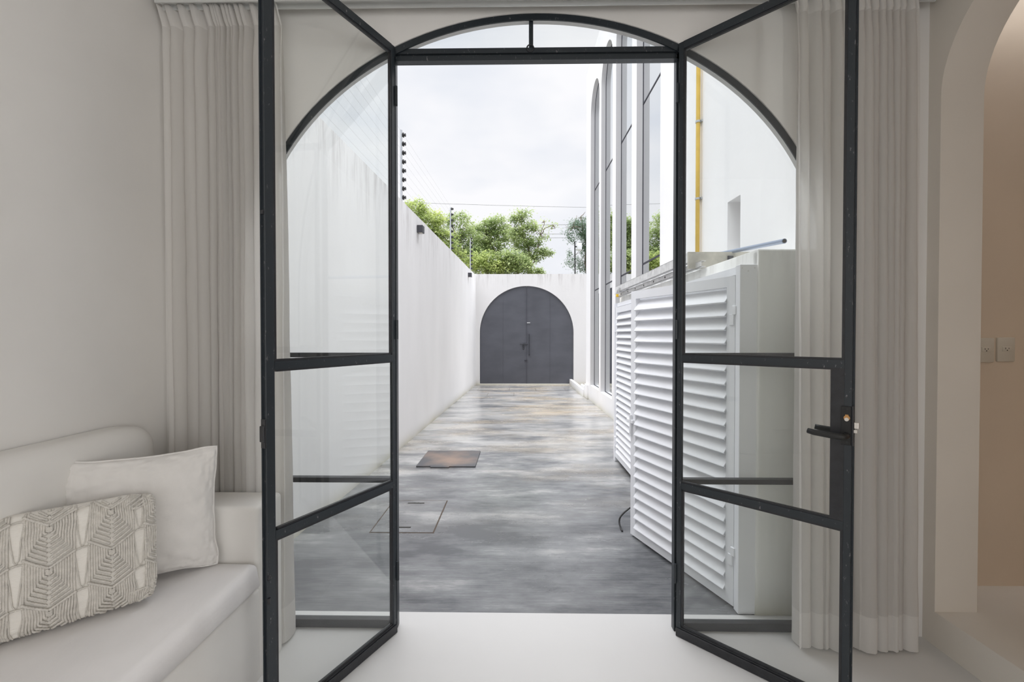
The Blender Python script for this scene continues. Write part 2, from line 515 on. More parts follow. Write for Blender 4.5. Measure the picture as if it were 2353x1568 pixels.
outer = [(XL - 0.3, -0.02), (CX - EA, -0.02)] + ell(CX, CZ, EA, EB, PI, 0, 72) + [(CX + EA, -0.02), (XR + 0.12, -0.02), (XR + 0.12, 3.25), (XL - 0.3, 3.25)]
structure(obj('wall_front', flat_poly(outer, [], lambda p: (p[0], Y0, p[1]), (0, Y1 - Y0, 0)), M_plaster, smooth='auto'),
          'plastered wall with the wide arched opening to the courtyard')
structure(obj('wall_left', BX(XL - 0.3, XL, -3.2, Y0, -0.02, ZC + .1), M_plaster), 'pale plaster wall behind the built-in sofa')
# right wall with the arched niche: profile in (y, z)
NZ, NR, NYb = 2.49, 0.45, 2.078
NYf = 0.75
out2 = [(-3.2, -0.02), (Y0, -0.02), (Y0, ZC + .1), (-3.2, ZC + .1)]
hole = [(NYf, 0.155), (NYb, 0.155), (NYb, NZ)] + [(NYb - NR + NR * math.cos(t * PI / 2 / 18), NZ + NR * math.sin(t * PI / 2 / 18)) for t in range(1, 19)] + \
       [(NYf + NR - NR * math.sin(t * PI / 2 / 18), NZ + NR * math.cos(t * PI / 2 / 18)) for t in range(0, 19)]
bm = flat_poly(out2, [hole, [(-2.25, .75), (-.95, .75), (-.95, 2.5), (-2.25, 2.5)]], lambda p: (XR, p[0], p[1]), (0.19, 0, 0))  # rectangular hole behind the camera is added to seat the side fill light
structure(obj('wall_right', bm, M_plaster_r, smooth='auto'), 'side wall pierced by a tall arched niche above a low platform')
structure(obj('floor', BX(XL - 0.3, XR, -3.2, 2.292, -0.12, 0.0), M_floor_in), 'smooth cream cement floor of the room', 'floor')
structure(obj('ceiling', BX(XL - 0.3, 4.2, -3.2, Y0, ZC, ZC + 0.12), M_ceil), 'flat pale ceiling', 'ceiling')
structure(obj('floor_niche', BX(XR + 0.001, 4.2, -0.6, 2.30, -0.05, 0.156), M_step), 'raised cement platform inside the side niche', 'floor')
structure(obj('wall_niche', BX(XR + 0.12, 4.2, 2.30, 2.42, -0.1, ZC + .1), M_niche), 'warm brown wall at the back of the side niche')
structure(obj('wall_niche_side', BX(4.2, 4.3, -0.8, 2.42, -0.1, ZC + .1), M_niche), 'far side wall of the niche room')
structure(obj('wall_niche_near', BX(XR + 0.19, 4.2, -0.8, -0.6, -0.1, ZC + .1), M_niche), 'near side wall of the niche room')
# unseen rear wall; its wide opening is added to let fill light in
o4 = [(XL - .3, -0.02), (XR + .19, -0.02), (XR + .19, ZC + .1), (XL - .3, ZC + .1)]
h4 = [(-1.4, 0.3), (1.5, 0.3), (1.5, 2.6), (-1.4, 2.6)]
structure(obj('wall_back', flat_poly(o4, [h4], lambda p: (p[0], -3.3, p[1]), (0, 0.1, 0)), M_plaster), 'rear wall with a wide opening added for fill light')

# outlets in the niche
def outlet(x0, x1, z0, z1, label):
    t = thing('wall_outlet', label, 'electrical outlet', ((x0 + x1) / 2, 2.30, z0))
    obj('cover_plate', BX(x0, x1, 2.288, 2.30, z0, z1, bev=0.004), M_outlet, t, smooth='auto')
    cx, cz = (x0 + x1) / 2, (z0 + z1) / 2 + 0.003
    ins = obj('socket_insert', BX(cx - .022, cx + .022, 2.285, 2.289, cz - .012, cz + .012, bev=0.0012), M_outlet, t, smooth='auto')
    b = bmesh.new()
    box(b, cx - .0095, cx - .0075, 2.2842, 2.2852, cz - .001, cz + .007)
    box(b, cx + .0065, cx + .0085, 2.2842, 2.2852, cz, cz + .006)
    cyl(b, (cx - .0005, 2.2852, cz - .0065), (0, -1, 0), .0026, .001, 10)
    obj('slots', b, M_hole, ins)
outlet(2.281, 2.364, 1.283, 1.405, 'cream wall outlet half hidden behind the niche pillar')
outlet(2.381, 2.466, 1.287, 1.407, 'cream wall outlet in full view on the brown niche wall')

# ceiling curtain track
t = thing('curtain_track', 'pale aluminium curtain track fixed under the ceiling above the arch', 'curtain track', (0.1, 2.03, 2.87))
b = bmesh.new()
box(b, XL + .05, XR - .03, 2.035, 2.075, 2.935, 2.985)
box(b, XL + .05, XR - .03, 2.028, 2.035, 2.915, 2.985)
box(b, XL + .05, XR - .03, 2.075, 2.082, 2.915, 2.985)
obj('rail', b, M_rail, t)
obj('guide_slot', BX(XL + .05, XR - .03, 2.050, 2.060, 2.9335, 2.9349), M_lampblk, t)
# ------------------------------------------------------------------ arched steel window frame
YF0, YF1 = 2.160, 2.196
def arch_band(t_out, t_in, y0, y1, zlow):
    """curved bar following the opening, with straight jambs below"""
    o_ = [(CX + EA - t_out, zlow)] + ell(CX, CZ, EA - t_out, EB - t_out, 0, PI, 80) + [(CX - EA + t_out, zlow)]
    i_ = [(CX - EA + t_in, zlow)] + ell(CX, CZ, EA - t_in, EB - t_in, PI, 0, 80) + [(CX + EA - t_in, zlow)]
    return flat_poly(o_ + i_, [], lambda p: (p[0], y0, p[1]), (0, y1 - y0, 0))
w1 = thing('window_1', 'arched black steel frame with transom and fixed side lights around the doorway', 'window frame', (CX, 2.185, 0), kind='structure')
obj('arch_bar', arch_band(0.0, 0.030, 2.146, 2.153, 0.0), M_chip, w1, smooth='auto')
PLx, PRx = -0.612, 0.768   # door posts
HT = 2.775
def barx(x0, x1, z0, z1, y0=YF0, y1=YF1):
    return BX(x0, x1, y0, y1, z0, z1, bev=.002, seg=1)
obj('post', barx(PLx - .0, PLx + .024, 0, HT), M_chip, w1)
obj('post', barx(PRx - .028, PRx, 0, HT), M_chip, w1)
b = bmesh.new()
box(b, PLx, PRx, YF0, YF1, 2.722, 2.745); box(b, PLx, PRx, YF0 - .006, YF1, 2.752, 2.776); box(b, PLx, PRx, YF0 + .006, YF1, 2.744, 2.753)
obj('transom', b, M_chip, w1)
obj('mullion', barx(.046, .066, 2.776, 2.91), M_chip, w1)
xl0, xr0 = CX - EA + .01, CX + EA - .01
for nm, x0, x1 in (('side_rail', xl0, PLx), ('side_rail', PRx, xr0)):
    obj(nm, barx(x0, x1, .707, .731), M_black, w1)
    obj('side_rail', barx(x0, x1, 1.312, 1.334), M_black, w1)
    obj('bottom_rail', barx(x0, x1, 0.0, .040), M_black, w1)
b = bmesh.new()
ring = [(0.052 + .016 * math.cos(a), YF0 - .008, 2.772 + .016 * math.sin(a)) for a in [k * PI / 8 for k in range(17)]]
tube(b, ring, .0035, 6)
obj('ring_pull', b, M_black, w1, smooth=True)
# glass
def arch_top(x, t=0.004):
    q = 1 - ((x - CX) / (EA - t)) ** 2
    return CZ + (EB - t) * math.sqrt(max(q, 0))
def pane_under_arch(x0, x1, z0, n=28):
    up = [(x1 + (x0 - x1) * i / n, arch_top(x1 + (x0 - x1) * i / n)) for i in range(n + 1)]
    up = [(x, max(z, z0 + 1e-3)) for x, z in up]
    return flat_poly([(x0, z0), (x1, z0)] + up, [], lambda p: (p[0], 2.174, p[1]), (0, .005, 0))
obj('glass_pane', pane_under_arch(PLx + .03, .046, 2.776), M_glass, w1)
obj('glass_pane', pane_under_arch(.066, PRx - .03, 2.776), M_glass, w1)
for x0, x1 in ((xl0 + .004, PLx), (PRx, xr0 - .004)):
    obj('glass_pane', pane_under_arch(x0, x1, 1.334), M_glass, w1)
    obj('glass_pane', BX(x0, x1, 2.174, 2.179, .731, 1.312), M_glass, w1)
    obj('glass_pane', BX(x0, x1, 2.174, 2.179, .040, .707), M_glass, w1)

# ------------------------------------------------------------------ the two open door leaves
def leaf_frame(hx, hy, ang, sgn):
    # local +x runs from the hinge to the free edge, +y is the face towards the outside when shut
    a = PI + ang if sgn < 0 else -ang
    M = Matrix.Translation((hx, hy, 0)) @ Matrix.Rotation(a, 4, 'Z')
    return M if sgn > 0 else M @ Matrix.Scale(-1, 4, (0, 1, 0))

def door_leaf(name, label, hx, hy, ang, sgn, W, lock):
    M = leaf_frame(hx, hy, ang, sgn)
    t = thing(name, label, 'door', (hx, hy, 0.012), kind='structure')
    zb, zt = 0.010, 2.775
    ty = 0.009
    sw = .024 if lock else .034
    def P(nm, bm, mat, parent=t, sm=False):
        if sgn < 0:
            bmesh.ops.transform(bm, matrix=M, verts=bm.verts)
            bmesh.ops.reverse_faces(bm, faces=bm.faces)
            return obj(nm, bm, mat, parent, smooth=sm)
        return obj(nm, bm, mat, parent, frame=M, smooth=sm)
    s0 = 0.022
    def stile(x0, x1):
        b_ = bmesh.new()
        box(b_, x0, x1, -ty, ty, zb, zt, bev=.0015, seg=1)
        return b_
    hs = P('hinge_stile', stile(0.0, s0), M_chip)
    b_ = stile(W - sw, W)
    box(b_, W - .001, W + .006, ty - .004, ty, zb, zt)      # meeting lip
    fs = P('lock_stile', b_, M_chip)
    P('top_rail', BX(s0, W - sw, -ty, ty, zt - .034, zt), M_chip)
    b_ = bmesh.new(); box(b_, s0, W - sw, -ty, ty, zb, zb + .038); box(b_, 0.0, W, -ty - .006, -ty, zb - .009, zb + .03, bev=.002, seg=1)
    P('bottom_rail', b_, M_black)
    P('middle_rail', BX(s0, W - sw, -ty, ty, 1.297, 1.327), M_chip)
    P('middle_rail', BX(s0, W - sw, -ty, ty, .699, .729), M_chip)
    xe = W - sw
    b_ = bmesh.new()
    for (xa_, xb_) in ((s0, s0 + .009), (W - sw - .009, W - sw)):
        box(b_, xa_, xb_, -.006, .006, zb + .038, .699); box(b_, xa_, xb_, -.006, .006, 1.327, zt - .034)
    for (za_, zc_) in ((.690, .699), (.729, .737), (1.290, 1.297), (1.327, 1.335), (zt - .043, zt - .034), (zb + .038, zb + .047)):
        box(b_, s0, W - sw - .009, -.006, .006, za_, zc_)
    P('glazing_bead', b_, M_black)
    if lock:
        P('lock_panel', BX(W - .066, W - sw + .0005, -ty + .001, ty - .001, .700, 1.326), M_black)
        xm = W - .066
    else:
        xm = xe
    P('glass_pane', BX(s0, xe, -.0025, .0025, 1.327, zt - .034), M_glass)
    P('glass_pane', BX(s0, xm, -.0025, .0025, .729, 1.297), M_glass)
    P('glass_pane', BX(s0, xe, -.0025, .0025, zb + .038, .699), M_glass)
    for z in (0.25, 1.4, 2.5):
        b_ = bmesh.new(); cyl(b_, (-.004, -ty - .004, z), (0, 0, 1), .007, .09, 12)
        P('hinge', b_, M_chip, sm='auto')
    if lock:
        # handle plates on both faces, levers, cylinder, latch
        xc = W - .014
        for s in (-1, 1):
            pl = P('handle_plate', BX(xc - .018, xc + .012, s * ty if s > 0 else -ty - .005, ty + .005 if s > 0 else -ty, 1.016, 1.158, bev=.001, seg=1), M_cable)
            y = s * (ty + .048)
            b_ = bmesh.new()
            pts = [(xc, s * (ty + .003), 1.051), (xc, s * (ty + .03), 1.051), (xc - .006, s * (ty + .044), 1.051), (xc - .02, y, 1.0515), (xc - .06, y, 1.0535), (xc - .095, y, 1.0555), (xc - .114, s * (ty + .045), 1.0585)]
            tube(b_, pts, [.011, .011, .0115, .012, .0115, .011, .010], 10)
            P('lever_handle', b_, M_cable, pl, sm=True)
            b_ = bmesh.new()
            cyl(b_, (xc, s * (ty + .004), 1.116), (0, s, 0), .0095, .006, 20)
            box(b_, xc - .005, xc + .005, s * (ty + .004) if s > 0 else -ty - .009, ty + .009 if s > 0 else -ty - .004, 1.116, 1.128)
            cy = P('lock_cylinder', b_, M_brass, pl, sm='auto')
            cy['label'] = 'brass lock cylinder'
            b_ = bmesh.new(); cyl(b_, (xc, s * (ty + .0095), 1.111), (0, s, 0), .0066, .004, 18)
            P('keyway_disc', b_, M_nickel, pl, sm='auto')
            b_ = bmesh.new()
            for z in (1.026, 1.148):
                cyl(b_, (xc, s * (ty + .0045), z), (0, s, 0), .0035, .002, 10)
            P('screws', b_, M_black, pl)
        lp = P('latch_plate', BX(W, W + .005, -.011, .011, 1.014, 1.16), M_black)
        P('latch_bolt', BX(W + .005, W + .02, -.007, .007, 1.078, 1.101, bev=.002), M_nickel, lp)
        P('latch_pin', BX(W + .005, W + .015, -.004, .006, 1.062, 1.073), M_nickel, lp)
    else:
        sp = P('strike_plate', BX(W, W + .007, -.010, .010, 1.028, 1.129, bev=.001, seg=1), M_black)
        P('strike_lip', BX(W + .007, W + .013, -.012, .010, 1.050, 1.106, bev=.002, seg=1), M_black, sp)
        b_ = bmesh.new(); tube(b_, [(W - .004, -ty - .002, .572), (W + .004, -ty - .02, .584), (W + .016, -ty - .035, .598)], .0055, 8)
        P('bolt_lever', b_, M_black, sm=True)
        b_ = bmesh.new(); cyl(b_, (W - .004, -ty - .002, .485), (0, 0, 1), .006, .02, 8)
        P('bolt_keeper', b_, M_black, sm='auto')
        P('edge_stop', BX(W, W + .006, -.006, .006, 1.835, 1.848), M_black)
    return t
door_leaf('door_1', 'open black steel glass door leaf beside the sofa, without handle', -.5925, 2.138, math.radians(64.0), -1, .657, False)
door_leaf('door_2', 'open black steel glass door leaf with wide lock panel and lever handle', .7475, 2.138, math.radians(44.5), 1, .663, True)

# ------------------------------------------------------------------ curtains
def curtain(name, label, xt0, xt1, xb0, xb1, yc, ztop, zband, zhem, zbot, seed, folds, amp, tight):
    rnd = random.Random(seed)
    t = thing(name, label, 'curtain', ((xb0 + xb1) / 2, yc, zbot))
    nx = folds * 14
    # irregular pleat positions
    w = [rnd.uniform(.55, 1.5) for _ in range(folds)]
    w = [a * (tight(i / folds)) for i, a in enumerate(w)]
    S = sum(w); cum = [0]
    for a in w: cum.append(cum[-1] + a / S)
    am = [rnd.uniform(.6, 1.25) for _ in range(folds + 1)]
    lean = [rnd.uniform(-1, 1) for _ in range(folds + 1)]
    def pt(i, z):
        u = i / nx * folds
        k = min(int(u), folds - 1); fr = u - k
        s = cum[k] + (cum[k + 1] - cum[k]) * fr
        f = (z - zbot) / (ztop - zbot)            # 1 at the top
        q = max(0.0, min(1.0, (ztop - z) / (ztop - zband))) if z > zband else 1.0
        pinch = math.exp(-((z - zband) / .09) ** 2) * (1 if z < zband else .8)
        x0 = xt0 + (xb0 - xt0) * (1 - f) ** .6; x1 = xt1 + (xb1 - xt1) * (1 - f) ** .6
        A = amp * (am[k] * (1 - fr) + am[k + 1] * fr) * (0.50 + 0.75 * (1 - f)) * (1 - .35 * pinch)
        ph = 2 * PI * fr
        wv = math.cos(ph)
        wv = math.copysign(abs(wv) ** .75, wv)
        y = yc - A * wv
        sw = noise.noise(Vector((s * 9 + seed, z * 1.3, seed * 2.1)))
        y += .006 * sw + .004 * noise.noise(Vector((s * 30, z * 4, seed)))
        x = x0 + (x1 - x0) * s + A * .42 * math.sin(ph) * (1 - .5 * pinch) + lean[k] * .010 * (1 - f) * (1 - fr) * 2 + .006 * sw * (1 - f)
        if z > zband:
            wv2 = math.cos(ph)
            y = yc - .014 * (1 if wv2 > .55 else (wv2 - .1)) * 1.2 - .01 * (1 - q)
            x = x0 + (x1 - x0) * s - .016 * (1 - q) * (0.6 + .4 * am[k]) + .004 * math.sin(ph)
        return Vector((x, y, z + (.004 * math.cos(ph) if f > .99 else 0)))
    def sheet(z1, z0, nz, off=0.0):
        b_ = bmesh.new(); rows = []
        for j in range(nz + 1):
            z = z1 + (z0 - z1) * j / nz
            rows.append([b_.verts.new(pt(i, z) + Vector((0, off, 0))) for i in range(nx + 1)])
        for j in range(nz):
            for i in range(nx):
                b_.faces.new((rows[j][i], rows[j + 1][i], rows[j + 1][i + 1], rows[j][i + 1]))
        return b_
    obj('heading_tape', sheet(ztop, zband, 5), M_band, t, smooth=True)
    obj('drape', sheet(zband, zhem, 70), M_curt, t, smooth=True)
    obj('hem', sheet(zhem, zbot, 5), M_band, t, smooth=True)
curtain('curtain', 'ivory pleated curtain hanging behind the sofa arm', -1.640, -1.085, -1.60, -1.070, 2.084, 2.925, 2.835, .17, .01,
        3, 16, .042, lambda u: 1.7 if u < .25 else (.6 if u < .75 else 1.2))
curtain('curtain', 'ivory pleated curtain hanging beside the niche wall, partly seen through the glass door', 1.238, 1.775, 1.25, 1.765, 2.070, 2.925, 2.868, .17, .012,
        8, 15, .044, lambda u: 1.3 if u < .3 else .9)

# ------------------------------------------------------------------ built-in sofa
def soften(bm, amt=.003, sc_=7):
    for v in bm.verts:
        n_ = noise.noise(v.co * sc_)
        v.co += v.normal * n_ * amt

sofa = thing('sofa', 'built-in masonry sofa of smooth cream plaster along the side wall', 'sofa', (-1.35, 1.0, 0))
XA = -1.072
def rb(x0, x1, y0, y1, z0, z1, r, seg=4):
    b_ = bmesh.new(); box(b_, x0, x1, y0, y1, z0, z1, bev=r, seg=seg); return b_
obj('base', rb(XL + .01, XA, -0.6, 1.845, -0.03, .375, .012), M_sofa, sofa, smooth='auto')
obj('arm', rb(XL + .01, XA, 1.83, 2.022, -0.03, .712, .018), M_sofa, sofa, smooth='auto')
b = bmesh.new()
# backrest: rounded slab, profile in (x,z) swept along y, closed with a rounded end
prof = [(XL + .01, .30), (XL + .125, .30), (XL + .125, .75)] + [(XL + .062 + .058 * math.cos(a), .965 + .078 * math.sin(a)) for a in [k * PI / 12 for k in range(0, 7)]] + [(XL + .01, 1.043)]
ys = [-.6, 0, .5, 1.0, 1.5, 1.78] + [1.78 + .20 * math.sin(k * PI / 16) for k in range(1, 9)]
rings = []
for y in ys:
    d = max(0, (y - 1.78) / .20)
    sc_z = math.sqrt(max(0, 1 - d ** 2.6)) if d > 0 else 1
    ring = []
    for (x, z) in prof:
        zz = .30 + (z - .30) * (0.86 + .14 * sc_z)
        xx = XL + .01 + (x - XL - .01) * (.35 + .65 * sc_z) if x > XL + .02 else x
        ring.append(b.verts.new((xx, y, zz)))
    rings.append(ring)
n = len(prof)
for i in range(len(ys) - 1):
    for k in range(n):
        b.faces.new((rings[i][k], rings[i][(k + 1) % n], rings[i + 1][(k + 1) % n], rings[i + 1][k]))
b.faces.new(rings[0][::-1]); b.faces.new(rings[-1])
bmesh.ops.recalc_face_normals(b, faces=b.faces)
obj('backrest', b, M_sofa, sofa, smooth='auto')

# seat cushion with loose cover
b = bmesh.new()
box(b, XL + .12, XA + .012, -.6, 1.826, .376, .494, bev=.03, seg=4)
bmesh.ops.subdivide_edges(b, edges=[e for e in b.edges if e.calc_length() > .5], cuts=60, use_grid_fill=True)
b.normal_update()
for v in b.verts:
    if v.co.z > .40:
        u = (v.co.x - XL - .12) / (XA - XL - .11)
        edge = max(0, u - .72) / .28
        corner = max(0, (v.co.y - 1.35) / .47)
        wr = noise.noise(Vector((v.co.x * 9 + v.co.y * 4, v.co.y * 7 - v.co.x * 5, v.co.z * 6)))
        wr2 = noise.noise(Vector((v.co.x * 22 + v.co.y * 15, v.co.y * 8, v.co.z * 22)))
        v.co.z += .004 * wr - .012 * edge ** 3 * (1 - .5 * corner)
        rg = 1 - abs(noise.noise(Vector((v.co.x * 5 + v.co.y * 6, v.co.y * 4 - v.co.x * 9, 3.3))) * 2.6)
        v.co.z += .006 * rg * edge * (.3 + corner) - .003 * corner
        if v.co.x > XA - .04:
            v.co.x += .010 * wr2 * (0.4 + corner) + .005 * wr
            v.co.z += .004 * wr2
tag(obj('seat_cushion', b, M_seat, smooth=True), 'long white cotton seat cushion lying on the plaster sofa base', 'seat cushion')

# ------------------------------------------------------------------ pillows
def pillow_frame(cx, cy, cz, ang, lean):
    e1 = Vector((math.cos(ang), math.sin(ang), 0)); nn = Vector((math.sin(ang), -math.cos(ang), 0))
    up = Vector((0, 0, 1)) * math.cos(lean) - nn * math.sin(lean)
    nr = e1.cross(up)       # towards the viewer side
    if nr.dot(nn) < 0: nr = -nr
    return Vector((cx, cy, cz)), e1, up, nr

def pillow_fn(fr, hw, hh, T, sag=.07, pw=.5, wob=.006, seed=1, blunt=.02):
    c, e1, up, nr = fr
    c = c + up * hh
    def f(u, v, side=1, lift=0.0):
        cb = 1 - blunt * abs(u * v) ** 5
        su = cb - sag * (1 - v * v) ** 1.0 * abs(u) ** 3
        sv = cb - sag * (1 - u * u) ** 1.0 * abs(v) ** 3
        h = max(0.0, (1 - abs(u) ** 2.4)) ** pw * max(0.0, (1 - abs(v) ** 2.4)) ** pw
        edge = max(abs(u), abs(v))
        wr = noise.noise(Vector((u * 7 + seed, v * 7, seed * 3))) * (1.0 if edge > .6 else .4)
        wr2 = noise.noise(Vector((u * 16 + seed, v * 16, side))) * max(0, edge - .60) * 3.4
        th = T * h + wob * wr * h ** .5 + wob * wr2 * (1 if h > .02 else 0)
        wav = noise.noise(Vector((u * 3.2 + seed * 2, v * 3.2, 5))) * .008
        return c + e1 * (u * hw * su + wav * abs(v)) + up * (v * hh * sv + wav * abs(u)) + nr * side * (th + lift)
    return f

def pillow_mesh(f, n=56):
    b_ = bmesh.new()
    g = {}
    def cv(i): 
        x = -1 + 2 * i / n
        return math.sin(x * PI / 2) * .6 + x * .4
    for s in (1, -1):
        for i in range(n + 1):
            for j in range(n + 1):
                if s == -1 and (i in (0, n) or j in (0, n)):
                    g[(s, i, j)] = g[(1, i, j)]
                else:
                    g[(s, i, j)] = b_.verts.new(f(cv(i), cv(j), s))
        for i in range(n):
            for j in range(n):
                q = (g[(s, i, j)], g[(s, i + 1, j)], g[(s, i + 1, j + 1)], g[(s, i, j + 1)])
                b_.faces.new(q if s == 1 else q[::-1])
    bmesh.ops.recalc_face_normals(b_, faces=b_.faces)
    return b_

frw = pillow_frame(-1.406, 1.657, .497, .60, .05)
fw = pillow_fn(frw, .242, .240, .064, sag=.085, pw=.50, wob=.011, seed=4, blunt=.03)
tw = thing('linen_pillow', 'square white linen pillow with piped edge leaning against the sofa arm', 'pillow', frw[0])
obj('cover', pillow_mesh(fw), M_linen, tw, smooth=True)
b = bmesh.new()
per = []
for k in range(240):
    a = k / 240 * 4
    s, r = int(a), (a - int(a)) * 2 - 1
    u, v = [(r, -1), (1, r), (-r, 1), (-1, -r)][s]
    # rounded ears
    p = fw(u, v, 1)
    per.append(p)
per.append(per[0]); per.append(per[1])
tube(b, per, .0042, 8, cap=False)
obj('piping', b, M_linen, tw, smooth=True)

frm = pillow_frame(-1.432, 1.412, .500, .74, .14)
fm = pillow_fn(frm, .225, .186, .062, sag=.03, pw=.42, wob=.006, seed=9, blunt=.10)
tm = thing('macrame_pillow', 'rectangular knotted macrame pillow in natural cotton in front of the white pillow', 'pillow', frm[0])
obj('inner_pad', pillow_mesh(fm, 44), M_pad, tm, smooth=True)

def cord_set(fm, hw, hh):
    """cords of one motif column: nested shells with knotted lower rows"""
    b_ = bmesh.new()
    P_ = .128; NR_ = 9; hwid = .056; rise = .034
    def on(x, y, lift):
        # x,y in metres from the pillow centre, wrapped around the edges to the back
        u, v = x / hw, y / hh
        side = 1
        if u > 1: u, side = 2 - u, -1
        if u < -1: u, side = -2 - u, -1
        if v > 1: v, side = 2 - v, -side
        if v < -1: v, side = -2 - v, -side
        k = .985
        return fm(u * k, v * k, side, lift if abs(u) < .995 else lift)
    def cord(poly, r, lift, knot=False, stepl=.0042):
        pts = []; rad = []
        for a in range(len(poly) - 1):
            p, q = Vector(poly[a]), Vector(poly[a + 1])
            L_ = (q - p).length; m = max(1, int(L_ / stepl))
            for k in range(m):
                pts.append(p + (q - p) * k / m)
        pts.append(Vector(poly[-1]))
        P3 = []
        for i, p in enumerate(pts):
            kn = knot(p) if callable(knot) else False
            bumpy = (1 + .22 * (1 if i % 2 else -1)) if kn else 1
            rad.append(r * bumpy * (1.12 if kn else 1))
            P3.append(on(p.x, p.y, lift + (.002 if kn else 0)))
        # drop degenerate neighbours
        Q = [P3[0]]; R_ = [rad[0]]
        for p, rr in zip(P3[1:], rad[1:]):
            if (p - Q[-1]).length > .0008: Q.append(p); R_.append(rr)
        if len(Q) > 1: tube(b_, Q, R_, 6)
    cols = (.102, -.045, -.192, .249)
    lim = hh + .03
    for ci, cx in enumerate(cols):
        off = (.0, .016, .030, -.02)[ci]
        for row in range(-3, 3):
            y0 = row * P_ + .030 - off
            slant = .02
            for side in (-1, 1):
                for k in range(1, NR_ + 1):
                    x = side * hwid * k / NR_
                    c0 = rise * k / NR_
                    yb = -(P_ - rise) * k / NR_
                    poly = [(cx + x, y0 + c0), (cx + x * 1.0, y0 + yb), (cx + side * .0035, y0 + yb - rise * k / NR_ + .001)]
                    poly = [(px, max(-lim * 1.08, min(lim * 1.08, py + slant * (px - cx) / .05 * 0))) for px, py in poly]
                    if abs(poly[0][1] - poly[1][1]) + abs(poly[1][1] - poly[2][1]) < .004: continue
                    cord(poly, .0034, .0035 + .0022 * (1 - k / NR_), knot=lambda p, yb_=y0 + yb: p.y < yb_ - .0005)
                # chevron border cord on top of the shells
                cord([(cx, y0 - .001), (cx + side * hwid * 1.08, max(-lim, min(lim, y0 + rise * 1.08)))] , .0036, .0065, knot=lambda p: True) if abs(y0) < lim else None
            # centre knot
            if abs(y0) < hh:
                for a in range(3):
                    cord([(cx - .008, y0 - .004 - a * .005), (cx, y0 - .009 - a * .005), (cx + .008, y0 - .004 - a * .005)], .0032, .007, knot=lambda p: True)
    # links between the columns: tie knots and loose V cords
    for ci in range(3):
        xa = cols[ci] + hwid; xb = cols[ci] + (.147 - hwid)
        off = (.0, .016, .030, -.02)[ci]
        for row in range(-2, 3):
            y = row * P_ + .030 - off + rise
            if abs(y) > hh + .01: continue
            cord([(xa - .002, y - .001), ((xa + xb) / 2, y + .004), (xb + .002, y + .004)], .0026, .003, knot=lambda p: True)
            xm = (xa + xb) / 2
            yb = max(-lim, y - P_ + .006)
            cord([(xa, y), (xm - .005, yb + .01), (xm, yb)], .0019, .0025)
            cord([(xb, y + .004), (xm + .006, yb + .01), (xm, yb)], .0019, .0025)
    # right-hand edge and left remainder wrap round
    return b_
mc = obj('macrame_cords', cord_set(fm, .225, .186), M_cord, tm, smooth=True)

# ------------------------------------------------------------------ OUTSIDE: ground, walls, gate
structure(obj('floor_courtyard', BX(-3.5, 2.4, 2.292, 13.2, -.15, -.004), M_conc), 'brushed wet grey concrete floor of the courtyard', 'floor')
tag(obj('ground', BX(-40, 40, 13.2, 60, -.2, -.02), simple('earth', (.22, .22, .15), .95, nscale=2, namt=.3)), 'ground beyond the gate', 'ground', kind='structure')
structure(obj('wall_courtyard_left', BX(-.22, 0, -.06, 10.8, -.1, 3.12), M_extL, frame=None if False else FL), 'tall weathered white garden wall along the courtyard')
# short return between the house and the garden wall
structure(obj('wall_house_return', BX(-1.95, -1.60, 2.223, 2.30, -.1, 3.2), M_extL), 'outer face of the house wall beside the garden wall')
# gate wall
GY = 12.88; GC, GR, GS = .211, 1.334, 1.476
og = [(-2.2, -.1), (GC - GR, -.1)] + ell(GC, GS, GR, GR, PI, 0, 60) + [(GC + GR, -.1), (4.5, -.1), (4.5, 3.15), (-2.2, 3.15)]
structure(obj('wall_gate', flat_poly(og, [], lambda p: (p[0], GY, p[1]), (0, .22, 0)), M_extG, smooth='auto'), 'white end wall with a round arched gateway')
gate = thing('door_3', 'dark graphite steel double gate filling the round arch at the far end', 'gate', (GC, GY + .09, 0), kind='structure')
def gate_half(s):
    arc = ell(GC, GS, GR - .004, GR - .004, PI / 2, PI if s < 0 else 0, 40)
    pts = [(GC + s * .004, .03), (GC + s * .004, GS + GR - .004)] + arc[1:] + [(GC + s * (GR - .004), .03)]
    return flat_poly(pts, [], lambda p: (p[0], GY + .045, p[1]), (0, .04, 0))
gl = obj('gate_leaf', gate_half(-1), M_gate, gate, smooth='auto')
gr = obj('gate_leaf', gate_half(1), M_gate, gate, smooth='auto')
for s, gg in ((-1, gl), (1, gr)):
    b = bmesh.new()
    box(b, GC + s * .67 - .004, GC + s * .67 + .004, GY + .041, GY + .046, .03, GS + math.sqrt(GR ** 2 - .67 ** 2) - .03)
    obj('seam', b, M_gate, gg)
obj('meeting_strip', BX(GC - .022, GC + .016, GY + .036, GY + .047, .03, GS + GR - .02), M_gate, gate)
obj('centre_gap', BX(GC - .006, GC + .003, GY + .0345, GY + .0365, .03, GS + GR - .03), M_dark, gate)
b = bmesh.new(); tube(b, [(GC - .19, GY + .02, 1.16), (GC + .035, GY + .02, 1.16)], .012, 8); box(b, GC - .10, GC - .03, GY + .012, GY + .045, 1.135, 1.185)
obj('slide_bolt', b, M_gate_d, gate)
b = bmesh.new(); box(b, GC - .112, GC - .07, GY + .028, GY + .046, 1.0, 1.12, bev=.012); cyl(b, (GC - .09, GY + .028, 1.075), (0, -1, 0), .011, .012, 12)
e_ = obj('lock_escutcheon', b, M_gate_d, gate)
b = bmesh.new(); tube(b, [(GC + .075, GY + .04, 1.44), (GC + .075, GY - .02, 1.43), (GC + .075, GY - .02, .86), (GC + .075, GY + .04, .85)], .013, 8)
obj('pull_bar', b, M_gate_d, gate)
